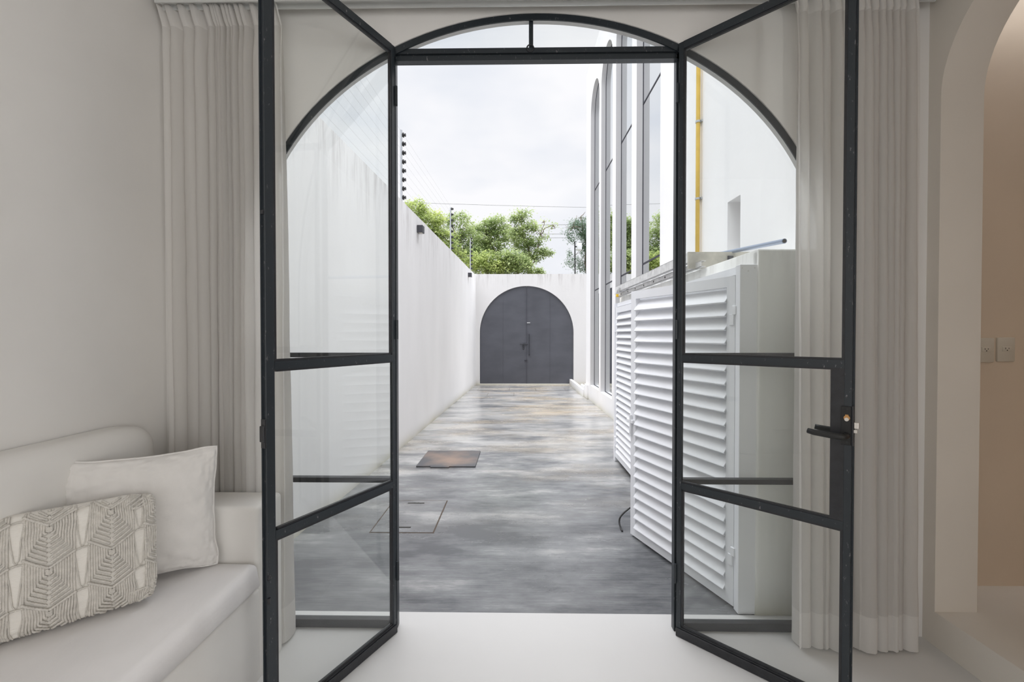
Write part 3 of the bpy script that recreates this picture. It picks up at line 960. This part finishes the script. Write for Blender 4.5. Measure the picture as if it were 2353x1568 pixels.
obj('small_bolt', BX(GC - .065, GC + .02, GY + .02, GY + .046, .68, .70), M_gate_d, gate)
o_ = obj('keeper', BX(GC + .01, GC + .10, GY + .02, GY + .046, 1.755, 1.775), M_alu, gate); o_['label'] = 'pale metal keeper'
structure(obj('trim_1', BX(GC - GR - .03, GC + GR + .03, GY - .03, GY + .2, -.02, .028), M_extG), 'pale cement sill under the gate', 'sill')
# ------------------------------------------------------------------ neighbouring facade on the right
wins = [(5.19, 6.19), (6.44, 7.43), (7.68, 8.67), (8.86, 9.84)]
of = [(2.25, -.1), (10.42, -.1), (10.42, 7.32), (2.25, 7.32)]
holes = []
for (a, c) in wins:
    r = (c - a) / 2; m_ = (a + c) / 2
    holes.append([(a, .33), (c, .33)] + ell(m_, 6.60 - r, r, r, 0, PI, 28))
holes.append([(3.36, 2.03), (3.56, 2.03), (3.56, 2.45), (3.36, 2.45)])
bm = flat_poly(of, holes, lambda p: (0, p[0], p[1]), (.09, 0, 0))
structure(obj('wall_facade', bm, M_fac, frame=FB, smooth='auto'), 'tall white facade with slender arched windows')
# the inside shell of that building: back of the reveal for the slot, end wall, roof
b = bmesh.new()
box(b, .09, .40, 2.45, 3.36, -.1, 7.3); box(b, .09, .40, 3.56, 5.0, -.1, 7.3); box(b, .09, .40, 3.36, 3.56, -.1, 2.03); box(b, .09, .40, 3.36, 3.56, 2.45, 7.3)
box(b, .40, .46, 2.45, 5.0, -.1, 7.3)
structure(obj('wall_facade_core', b, M_fac, frame=FB), 'thick masonry around the narrow slot opening')
b = bmesh.new()
box(b, .09, 4.0, 10.22, 10.42, -.1, 7.32); box(b, .09, 4.0, 2.45, 10.42, 7.0, 7.2); box(b, 3.9, 4.0, 2.45, 10.42, -.1, 7.2); box(b, .46, 4.0, 4.8, 5.0, -.1, 7.2)
structure(obj('wall_building', b, M_fac, frame=FB), 'end walls and roof of the white building')
structure(obj('floor_building', BX(.09, 3.9, 5.0, 10.2, -.05, .25), M_inner, frame=FB), 'floor inside the white building', 'floor')
b = bmesh.new()
box(b, -.035, 0, 10.05, 10.42, 0, .30); box(b, -.07, 0, 10.42, 12.9, -.02, .16); box(b, -.05, .0, 10.42, 10.9, .16, .24)
structure(obj('trim_2', b, M_fac, frame=FB), 'low white stepped plinth at the foot of the facade', 'plinth')
# white lintel wall section over the windows stays part of the facade; each window with frame and glass
names = ['tall arched facade window nearest the louvered doors', 'tall arched facade window, second from the louvered doors', 'tall arched facade window, third, reaching down beside the open yard', 'tall arched facade window furthest down by the gate']
for i, (a, c) in enumerate(wins):
    r = (c - a) / 2; m_ = (a + c) / 2
    t = thing('window_%d' % (i + 2), names[i], 'window', FB @ Vector((.09, m_, .33)), kind='structure')
    zt_ = 6.60 - r
    def ring(ro, ri):
        o1 = [(c - (r - ro), .33 + (r - ro))] + ell(m_, zt_, ro, ro, 0, PI, 28) + [(a + (r - ro), .33 + (r - ro))]
        i1 = [(a + (r - ri), .33 + (r - ri)), (c - (r - ri), .33 + (r - ri))] + ell(m_, zt_, ri, ri, 0, PI, 28)
        return o1, i1
    o1, i1 = ring(r, r - .014)
    bm = flat_poly(o1, [i1], lambda p: (.083, p[0], p[1]), (.02, 0, 0))
    obj('frame', bm, M_dark, t, frame=FB)
    b = bmesh.new(); box(b, .082, .094, a, c, 2.366, 2.388); box(b, .082, .094, a, c, 4.526, 4.546)
    obj('glazing_bar', b, M_dark, t, frame=FB)
    bm = flat_poly(i1, [], lambda p: (.088, p[0], p[1]), (.006, 0, 0))
    obj('glass_pane', bm, M_glass_b, t, frame=FB)

# yellow gas pipe
t = thing('gas_pipe', 'yellow painted gas pipe running up the white facade', 'pipe', FB @ Vector((-.03, 4.06, 1.9)))
b = TB([(-.03, 4.062, z) for z in (1.85, 3.0, 5.0, 7.25)], .018, 12)
obj('pipe', b, M_yellow, t, frame=FB, smooth=True)
for z in (2.62, 3.3, 4.2):
    b = bmesh.new(); cyl(b, (-.03, 4.062, z), (0, 0, 1), .023, .018, 12); box(b, -.012, 0.0, 4.03, 4.10, z, z + .018)
    obj('clamp', b, M_steel, t, frame=FB, smooth='auto')

# ------------------------------------------------------------------ masonry utility enclosure with louvered doors
X0b = -.44
b = bmesh.new()
box(b, X0b, 0, 2.295, 2.352, -.03, 1.85, bev=.012)
box(b, X0b, 0, 5.16, 5.26, -.03, 1.85, bev=.008)
box(b, X0b, 0, 2.30, 5.25, 1.752, 1.852, bev=.008)
box(b, -.03, 0, 2.30, 5.2, 0, 1.8)
structure(obj('wall_utility', b, M_box, frame=FB, smooth='auto'), 'low white masonry enclosure against the facade, closed by louvered doors', 'enclosure')
def louver_door(name, label, M, W, z0, z1, hinge_x, mat=M_alu_w, inner=.055, slats=22):
    """M maps (x along the width, y outwards, z)"""
    t = thing(name, label, 'louvered door', M @ Vector((W / 2, 0, z0)))
    b_ = bmesh.new()
    box(b_, 0, inner, -.03, 0.006, z0, z1); box(b_, W - inner, W, -.03, .006, z0, z1)
    box(b_, inner, W - inner, -.03, .006, z0, z0 + inner * 1.25); box(b_, inner, W - inner, -.03, .006, z1 - inner, z1)
    obj('frame', b_, mat, t, frame=M)
    b_ = bmesh.new()
    zz0, zz1 = z0 + inner * 1.25, z1 - inner
    p = (zz1 - zz0) / slats
    for k in range(slats):
        zc = zz0 + p * (k + .5)
        R_ = Matrix.Translation((0, -.012, zc)) @ Matrix.Rotation(math.radians(36), 4, 'X')
        box(b_, inner, W - inner, -.0022, .0022, -p * .72, p * .60, M=R_)
        R2 = Matrix.Translation((0, -.012, zc)) @ Matrix.Rotation(math.radians(36), 4, 'X')
        box(b_, inner, W - inner, -.009, .0022, -p * .74, -p * .69, M=R2)
    obj('slats', b_, mat, t, frame=M)
    return t
def mat_from(o, dx, dy):
    ex = Vector((dx[0], dx[1], 0)).normalized(); ey = Vector((dy[0], dy[1], 0)).normalized()
    m = Matrix.Identity(4)
    m.col[0][:3] = ex; m.col[1][:3] = ey; m.col[2][:3] = (0, 0, 1); m.col[3][:3] = o
    return m
# open leaf: hinged next to the house
hin = Vector((1.1145, 2.3475, 0)); fre = Vector((.794, 3.206, 0)); dv = fre - hin
Mo = mat_from(hin, dv, (-abs(dv.y), dv.x * (1 if dv.x < 0 else -1) * 1.0))
nrm = Vector((-dv.y, dv.x, 0)).normalized()
if nrm.x > 0: nrm = -nrm
Mo = mat_from(hin, dv, nrm)
Wl = dv.length
ld = louver_door('louvered_door', 'wide white louvered aluminium door standing ajar beside the doorway', Mo, Wl, .012, 1.725, 0)
for z in (1.52, .27):
    b = bmesh.new(); box(b, .004, .034, .006, .012, z - .05, z + .008, bev=.002, seg=1); box(b, -.010, .014, .004, .014, z + .004, z + .05, bev=.002, seg=1)
    obj('hinge', b, M_alu_w, ld, frame=Mo)
lt = obj('latch', BX(Wl - .045, Wl + .03, .006, .022, .80, .825, bev=.003), M_alu_w, ld, frame=Mo)
obj('latch_grip', BX(Wl - .02, Wl - .006, .008, .024, .71, .86, bev=.003), M_alu_w, lt, frame=Mo)
# fixed aluminium frame on the masonry
b = bmesh.new()
box(b, X0b - .085, X0b + .002, 2.305, 2.352, 0, 1.775, bev=.002, seg=1)
box(b, X0b - .06, X0b + .002, 2.352, 5.16, 1.735, 1.775); box(b, X0b - .085, X0b + .002, 5.10, 5.16, 0, 1.775)
af = tag(obj('door_frame', b, M_alu_w, frame=FB), 'white aluminium frame screwed to the masonry around the louvered doors', 'door frame')
b = bmesh.new()
for (x, z) in ((-.515, 1.757), (-.452, 1.757), (-.484, 1.742)):
    cyl(b, FB @ Vector((x, 2.305, z)), (0, -1, 0), .0035, .002, 8)
obj('screws', b, M_alu, af)
# closed leaves further along
for (ya, yb, lab) in ((5.095, 4.165, 'narrow-looking white louvered door at the far end of the enclosure, shut'),
                      (4.155, 3.285, 'white louvered door hidden behind the one standing ajar, shut')):
    o3 = FB @ Vector((X0b - .075, ya, 0)); q3 = FB @ Vector((X0b - .075, yb, 0))
    Mc = mat_from(o3, q3 - o3, FB.to_3x3() @ Vector((-1, 0, 0)))
    lc = louver_door('louvered_door', lab, Mc, (q3 - o3).length, .05, 1.725, 0, inner=.06, slats=23)
    if ya > 5:
        for z in (1.5, .22):
            obj('hinge', BX(-.02, .02, .004, .016, z - .05, z + .06, bev=.002, seg=1), M_alu_w, lc, frame=Mc)
# ladder lying on the enclosure
t = thing('extension_ladder', 'old aluminium extension ladder lying flat on the white enclosure', 'ladder', FB @ Vector((-.36, 4.1, 1.853)))
def ladder_rail(x, z0, z1, ya, yb):
    b_ = bmesh.new()
    box(b_, x - .002, x + .002, ya, yb, z0, z1); box(b_, x - .002, x + .028, ya, yb, z1 - .004, z1); box(b_, x - .002, x + .028, ya, yb, z0, z0 + .004)
    return b_
for x in (-.52, -.16):
    obj('upper_rail', ladder_rail(x, 1.892, 1.958, 3.0, 4.98), M_alu, t, frame=FB)
for x in (-.475, -.19):
    obj('lower_rail', ladder_rail(x, 1.853, 1.892, 2.9, 5.15), M_alu, t, frame=FB)
for k in range(7):
    y = 3.12 + k * .29
    b = bmesh.new(); cyl(b, (-.52, y, 1.925), (1, 0, 0), .014, .375, 10)
    obj('rung', b, M_alu, t, frame=FB, smooth='auto')
for k in range(8):
    y = 3.0 + k * .29
    b = bmesh.new(); cyl(b, (-.474, y, 1.872), (1, 0, 0), .012, .30, 10)
    rg = obj('rung', b, M_alu, t, frame=FB, smooth='auto')
    b = bmesh.new(); cyl(b, (-.4785, y, 1.872), (1, 0, 0), .009, .003, 10)
    obj('rung_end', b, M_hole, rg, frame=FB)
b = bmesh.new(); box(b, -.525, -.12, 2.985, 3.0, 1.853, 1.962)
obj('end_plate', b, simple('weathered_plate', (.50, .48, .42), .6, nscale=15, namt=.3), t, frame=FB)
b = bmesh.new(); box(b, -.50, -.46, 5.15, 5.19, 1.85, 1.90, bev=.008)
o_ = obj('foot_cap', b, M_yellowp, t, frame=FB); o_['label'] = 'yellow plastic foot cap'
b = bmesh.new(); box(b, -.53, -.50, 4.9, 5.08, 1.875, 1.95); tube(b, [(-.53, 4.86, 1.93), (-.545, 4.92, 1.90), (-.53, 5.0, 1.885), (-.53, 5.1, 1.875)], .005, 6)
obj('rung_hook', b, M_alu, t, frame=FB)
b = bmesh.new(); box(b, -.27, -.235, 2.975, 2.985, 1.90, 1.935)
obj('end_bracket', b, M_lampblk, t, frame=FB)
# conduit pipe
b = bmesh.new()
pa = Vector((1.372, 2.37, 1.906)); pb = Vector((1.40, 3.03, 1.972))
tube(b, [pa, pb, pb + (pb - pa) * .9], .013, 16)
cp = thing('metal_conduit', 'bluish steel tube propped over the corner of the enclosure', 'metal tube', pa)
obj('tube', b, M_bluepipe, cp, smooth='auto')
dd = (pa - pb).normalized(); b = bmesh.new(); tube(b, [pa, pa + dd * .0006], .0095, 16)
obj('tube_mouth', b, M_hole, cp)
# loose black cable
def smooth_path(P, n=6):
    P = [Vector(p) for p in P]; out = []
    for i in range(len(P) - 1):
        a, b_, c, d = P[max(i - 1, 0)], P[i], P[i + 1], P[min(i + 2, len(P) - 1)]
        for k in range(n):
            t_ = k / n
            out.append(.5 * ((2 * b_) + (c - a) * t_ + (2 * a - 5 * b_ + 4 * c - d) * t_ * t_ + (3 * b_ - a - 3 * c + d) * t_ ** 3))
    return out + [P[-1]]
b = TB(smooth_path([(.905, 3.36, .02), (.85, 3.37, .13), (.80, 3.36, .115), (.752, 3.345, .075), (.738, 3.33, .04), (.742, 3.29, .008), (.745, 3.26, .003)]), .006, 8)
tag(obj('loose_cable', b, M_cable, smooth=True), 'short black cable end sticking out under the louvered door', 'cable')

# ------------------------------------------------------------------ covers in the courtyard floor
t = thing('access_hatch', 'rusty dark steel plate over a floor hatch by the garden wall', 'floor hatch', (-.79, 5.15, 0))
b = BX(-1.108, -.470, 4.83, 5.47, -.004, .012, bev=.003)
obj('plate', b, M_rust, t)
obj('lifting_tab', BX(-.95, -.75, 4.80, 4.832, -.004, .010), M_rust, t)
obj('lifting_tab', BX(-.70, -.55, 5.468, 5.49, -.004, .010), M_rust, t)
M_groove = simple('hatch_joint', (.07, .05, .035), .8)
M_hatch = simple('concrete_lid', (.30, .305, .31), .42, nscale=2.2, namt=.35, stretch=(1, 5, 1))
def lid(x0, x1, y0, y1, label, slots=()):
    t_ = thing('concrete_hatch', label, 'floor hatch', ((x0 + x1) / 2, (y0 + y1) / 2, 0))
    g_ = .010
    b_ = bmesh.new()
    box(b_, x0 - g_, x1 + g_, y0 - g_, y1 + g_, -.01, -.0028)
    obj('metal_rim', b_, M_groove, t_)
    obj('lid', BX(x0, x1, y0, y1, -.01, -.0015), M_conc, t_)
    for (a_, c_, y_) in slots:
        obj('lifting_slot', BX(a_, c_, y_ - .010, y_ + .010, -.002, -.0008), M_hole, t_)
lid(-1.07, -.622, 3.228, 3.85, 'square concrete hatch with thin rusty rim nearest the doorway', ((-.93, -.80, 3.31), (-.94, -.80, 3.79)))
lid(-.75, -.13, 10.53, 11.08, 'small concrete hatch with dark rim in front of the gate', ())
lid(-1.06, -.26, 11.52, 12.08, 'brown-stained concrete hatch at the foot of the gate', ((-.62, -.55, 11.9),))
lid(.43, 1.19, 11.54, 12.1, 'concrete hatch at the foot of the right gate leaf', ((.86, .93, 11.9),))

# ------------------------------------------------------------------ wall lamps and electric fence
def wall_lamp(y, z, label):
    t_ = thing('wall_lamp', label, 'outdoor wall lamp', FL @ Vector((0, y, z)))
    obj('lamp_body', BX(.002, .085, y - .055, y + .055, z, z + .105, bev=.003, seg=1), M_lampblk, t_, frame=FL)
    obj('backplate', BX(0, .003, y - .045, y + .045, z + .01, z + .095), M_gate_d, t_, frame=FL)
    obj('lens', BX(.015, .07, y - .035, y + .035, z - .001, z + .001), M_outlet, t_, frame=FL)
wall_lamp(4.19, 2.88, 'nearer black cube lamp mounted on the weathered garden wall')
wall_lamp(9.13, 2.88, 'far black cube lamp mounted on the garden wall by the gate')
def fence_post(y, label, ztop=4.05):
    t_ = thing('fence_post', label, 'electric fence post', FL @ Vector((-.05, y, 3.12)))
    obj('pole', BX(-.062, -.038, y - .012, y + .012, 3.11, ztop), M_steel, t_, frame=FL)
    obj('base_plate', BX(-.09, -.01, y - .04, y + .04, 3.12, 3.128), M_steel, t_, frame=FL)
    for k in range(8):
        z = 3.2 + k * .115
        b_ = bmesh.new()
        cyl(b_, (-.038, y, z), (1, 0, 0), .016, .012, 10, r2=.032); cyl(b_, (-.026, y, z), (1, 0, 0), .032, .010, 10); cyl(b_, (-.016, y, z), (1, 0, 0), .015, .016, 10); cyl(b_, (0.0, y, z), (1, 0, 0), .022, .009, 10)
        obj('insulator', b_, M_cable, t_, frame=FL, smooth='auto')
FY = (3.565, 7.00, 9.85)
fence_post(FY[0], 'electric fence post with black insulators, tallest in view above the garden wall', 4.07)
fence_post(FY[1], 'middle electric fence post standing among the tree tops on the garden wall', 4.03)
fence_post(FY[2], 'shortest looking electric fence post above the far end of the garden wall', 3.98)
for k in range(8):
    z = 3.2 + k * .115
    b = TB([(-.016, .2, z), (-.016, FY[0], z), (-.016, FY[1], z), (-.016, FY[2], z), (-.016, 10.75, z)], .0007, 4)
    nth = ['lowest', 'second from the bottom', 'third from the bottom', 'fourth from the bottom', 'fourth from the top', 'third from the top', 'second from the top', 'topmost'][k]
    tag(obj('fence_wire', b, M_wire, frame=FL), 'thin electric fence wire over the garden wall, ' + nth, 'wire', 'electric fence wires on the garden wall')
# overhead lines
def line(z0, z1, r, label, y=20.0):
    pts = [(x, y, z0 + (z1 - z0) * (x + 6) / 12 - .0035 * (36 - x * x) * .3) for x in [-9 + k * 1.0 for k in range(22)]]
    tag(obj('power_line', TB(pts, r, 5), M_wire), label, 'overhead line')
line(7.32, 6.96, .009, 'highest overhead line crossing above the tree tops')
line(6.28, 6.32, .011, 'second overhead line from the top, crossing the tree crowns')
line(5.93, 5.88, .012, 'thick overhead line just above the lowest one')
line(5.75, 5.72, .010, 'lowest overhead line crossing behind the trees')

# ------------------------------------------------------------------ trees beyond the gate wall
def tree(name, label, base, blobs, nleaf, leaf, mat, seed, trunks, droop=0.0, sparse=1.0):
    rnd = random.Random(seed)
    t_ = thing(name, label, 'tree', base)
    b_ = bmesh.new()
    for (pts, r0, r1) in trunks:
        m_ = len(pts)
        # jitter into a natural line
        P3 = []
        for i in range(m_ - 1):
            p, q = Vector(pts[i]), Vector(pts[i + 1])
            for k in range(4):
                P3.append(p.lerp(q, k / 4) + Vector((rnd.uniform(-.03, .03), rnd.uniform(-.03, .03), 0)))
        P3.append(Vector(pts[-1]))
        tube(b_, P3, [r0 + (r1 - r0) * i / (len(P3) - 1) for i in range(len(P3))], 7)
    # twigs reaching into every blob
    ends = [Vector(p) for (pts, _, _) in trunks for p in pts[1:]]
    for (c, s) in blobs:
        c = Vector(c)
        src = min(ends, key=lambda e: (e - c).length)
        for k in range(3):
            tip = c + Vector((rnd.uniform(-1, 1) * s[0], rnd.uniform(-1, 1) * s[1], rnd.uniform(-.2, 1) * s[2])) * .8
            mid = src.lerp(tip, .5) + Vector((rnd.uniform(-.1, .1), rnd.uniform(-.1, .1), -.08))
            tube(b_, [src, mid, tip], [.012, .008, .004], 5)
    obj('trunk', b_, M_bark, t_, smooth=True)
    verts = []; faces = []
    tot = sum(s[0] * s[1] * s[2] for _, s in blobs) ** 1.0
    for (c, s) in blobs:
        cnt = int(.78 * nleaf * (s[0] * s[1] * s[2]) / tot)
        ncl = max(6, int(cnt / 26))
        for _ in range(ncl):
            # cluster centre in the shell of the blob
            while True:
                d = Vector((rnd.gauss(0, 1), rnd.gauss(0, 1), rnd.gauss(0, 1)))
                if d.length > .1: break
            d.normalize(); rr = rnd.uniform(.25, 1.05) ** .6
            cc = Vector(c) + Vector((d.x * s[0], d.y * s[1], d.z * s[2])) * rr
            cr = rnd.uniform(.05, .13) * sparse
            for _k in range(int(cnt / ncl)):
                p = cc + Vector((rnd.gauss(0, cr), rnd.gauss(0, cr), rnd.gauss(0, cr * .55) - droop * rnd.random()))
                a = rnd.uniform(0, 2 * PI); tl = rnd.uniform(-.9, .5) - droop
                dx = Vector((math.cos(a) * math.cos(tl), math.sin(a) * math.cos(tl), math.sin(tl)))
                side = dx.cross(Vector((rnd.uniform(-.5, .5), rnd.uniform(-.5, .5), 1))).normalized()
                L_ = leaf * rnd.uniform(.7, 1.35); w_ = L_ * (.26 if not droop else .12)
                i0 = len(verts)
                nrm_ = dx.cross(side) * L_ * .08
                verts += [p, p + dx * L_ * .5 + side * w_ - nrm_, p + dx * L_, p + dx * L_ * .5 - side * w_ - nrm_]
                faces.append((i0, i0 + 1, i0 + 2, i0 + 3))
    me = bpy.data.meshes.new('foliage')
    B0 = Vector(base)
    me.from_pydata([tuple(v - B0) for v in verts], [], faces)
    me.materials.append(mat)
    o2 = bpy.data.objects.new('foliage', me); o2.parent = t_
    COL.objects.link(o2)
    return t_

def px(x, y, Y):   # where a sight line from the doorway meets the depth Y (used to set out the tree crowns)
    d = cam.rotation_euler.to_matrix() @ Vector(((x - 1176.5) / 1040, -(y - 784) / 1040, -1))
    return (d.x * Y / d.y, Y, 1.42 + d.z * Y / d.y)
def bl(x, y, Y, sx_, sz_, sy_=None):
    return (px(x, y, Y), (sx_, sy_ or sx_, sz_))

Y = 15.0
gx = lambda x, Yv: px(x, 770, Yv)[0]
tree('tree', 'bright yellow-green tree rising over the garden wall, leftmost of the trees', (gx(985, Y), Y, 0),
     [bl(958, 482, Y, .42, .30), bl(985, 520, Y, .55, .42), bl(1010, 555, Y, .55, .45), bl(930, 475, Y, .3, .2), bl(1035, 590, Y, .5, .4), bl(975, 560, Y, .5, .5), bl(965, 470, Y, .22, .16), bl(1005, 500, Y, .3, .2)],
     15000, .085, M_leaf_a, 5, [([(gx(985, Y), Y, 0), (gx(990, Y), Y, 2.0), (gx(975, Y), Y, 4.0), px(965, 490, Y)], .10, .03), ([(gx(990, Y), Y, 2.4), px(1015, 540, Y)], .06, .02)])
Y = 16.5
tree('tree', 'loose green tree behind the middle fence post', (gx(1060, Y), Y, 0),
     [bl(1032, 500, Y, .30, .20), bl(1062, 508, Y, .38, .28), bl(1050, 535, Y, .35, .25), bl(1075, 545, Y, .45, .35), bl(1048, 575, Y, .5, .4), bl(1085, 590, Y, .5, .45), bl(1030, 515, Y, .2, .25)],
     8500, .085, M_leaf_b, 6, [([(gx(1062, Y), Y, 0), (gx(1060, Y), Y, 2.5), px(1058, 545, Y)], .09, .03), ([px(1060, 580, Y), px(1035, 510, Y)], .04, .015)])
Y = 17.5
tree('tree', 'round-crowned green tree with pale straight trunk at the centre', (gx(1150, Y), Y, 0),
     [bl(1118, 522, Y, .45, .3), bl(1140, 512, Y, .45, .32), bl(1152, 540, Y, .55, .4), bl(1110, 545, Y, .55, .4), bl(1105, 580, Y, .6, .4), bl(1135, 568, Y, .55, .3), bl(1095, 525, Y, .35, .25)],
     11500, .09, M_leaf_b, 7, [([(gx(1155, Y), Y, 0), px(1153, 625, Y), px(1146, 570, Y), px(1140, 530, Y)], .085, .03), ([px(1150, 600, Y), px(1120, 545, Y)], .045, .015)])
Y = 16.0
tree('tree', 'tallest airy green tree leaning right with a thin bare branch', (gx(1222, Y), Y, 0),
     [bl(1192, 500, Y, .28, .22), bl(1205, 492, Y, .2, .15), bl(1200, 530, Y, .33, .2), bl(1225, 520, Y, .26, .2), bl(1178, 505, Y, .14, .12), bl(1222, 555, Y, .34, .2), bl(1195, 560, Y, .36, .22), bl(1245, 578, Y, .33, .16), bl(1262, 583, Y, .2, .09), bl(1215, 590, Y, .4, .22),
      bl(1250, 545, Y, .14, .10), bl(1272, 520, Y, .12, .10), bl(1252, 508, Y, .10, .06), bl(1265, 525, Y, .08, .06), bl(1185, 540, Y, .28, .22)],
     9500, .08, M_leaf_b, 8, [([(gx(1214, Y), Y, 0), px(1214, 628, Y), px(1218, 580, Y), px(1204, 540, Y), px(1195, 500, Y)], .07, .02),
                              ([px(1216, 605, Y), px(1232, 575, Y), px(1243, 540, Y), px(1252, 525, Y), px(1272, 517, Y)], .03, .01), ([px(1243, 540, Y), px(1251, 508, Y)], .016, .008), ([px(1214, 628, Y), px(1228, 600, Y), px(1236, 578, Y)], .03, .012)])
Y = 15.0
tree('tree', 'dense low dark green bushy crown just above the gate wall, left part', (gx(1118, Y), Y, 0),
     [bl(1100, 618, Y, .4, .3), bl(1135, 615, Y, .45, .35), bl(1118, 600, Y, .4, .3), bl(1160, 608, Y, .4, .35), bl(1090, 600, Y, .3, .3)],
     8000, .08, M_leaf_a, 9, [([(gx(1120, Y), Y, 0), (gx(1120, Y), Y, 2.8), px(1120, 610, Y)], .08, .03)])
tree('tree', 'dense low green crown just above the gate wall, below the airy tree', (gx(1190, Y), Y, 0),
     [bl(1188, 605, Y, .42, .35), bl(1170, 590, Y, .35, .25), bl(1210, 618, Y, .3, .25), bl(1165, 620, Y, .35, .3)],
     6500, .08, M_leaf_b, 10, [([(gx(1190, Y), Y, 0), (gx(1188, Y), Y, 2.8), px(1188, 605, Y)], .08, .03)])
tree('tree', 'tiny tuft of leaves showing over the gate wall beside the airy tree', (gx(1239, Y), Y, 0),
     [bl(1239, 625, Y, .10, .10)], 500, .08, M_leaf_b, 12, [([(gx(1239, Y), Y, 0), (gx(1239, Y), Y, 2.5), px(1239, 624, Y)], .03, .01)])
Y = 18.0
tree('tree', 'blue-green tree with hanging foliage next to the white facade', (gx(1340, Y), Y, 0),
     [bl(1325, 512, Y, .32, .22), bl(1342, 525, Y, .35, .3), bl(1310, 540, Y, .22, .2), bl(1350, 560, Y, .4, .35), bl(1312, 590, Y, .2, .35), bl(1333, 600, Y, .25, .3), bl(1345, 500, Y, .25, .12), bl(1304, 525, Y, .14, .12), bl(1370, 540, Y, .5, .7), bl(1365, 600, Y, .4, .4)],
     12000, .10, M_leaf_c, 11, [([(gx(1350, Y), Y, 0), px(1348, 628, Y), px(1345, 560, Y), px(1335, 500, Y), px(1345, 487, Y)], .06, .006), ([px(1345, 545, Y), px(1318, 520, Y), px(1325, 495, Y)], .022, .006)], droop=.25)
# utility pole with a pale transformer box in front of it
Yp = 17.0
t = thing('utility_pole', 'thin dark utility pole carrying a small pale box in the hanging tree', 'utility pole', (gx(1322, Yp), Yp, 0))
obj('pole', TB([(gx(1323, Yp), Yp, -.02), px(1321, 555, Yp)], .022, 8), M_cable, t, smooth='auto')
c_ = Vector(px(1331, 567, Yp))
obj('equipment_box', BX(c_.x - .09, c_.x + .09, Yp - .08, Yp + .08, c_.z - .13, c_.z + .13, bev=.01), M_alu_w, t, smooth='auto')
obj('bracket', BX(gx(1322, Yp), c_.x, Yp - .02, Yp + .02, c_.z - .02, c_.z + .02), M_cable, t)
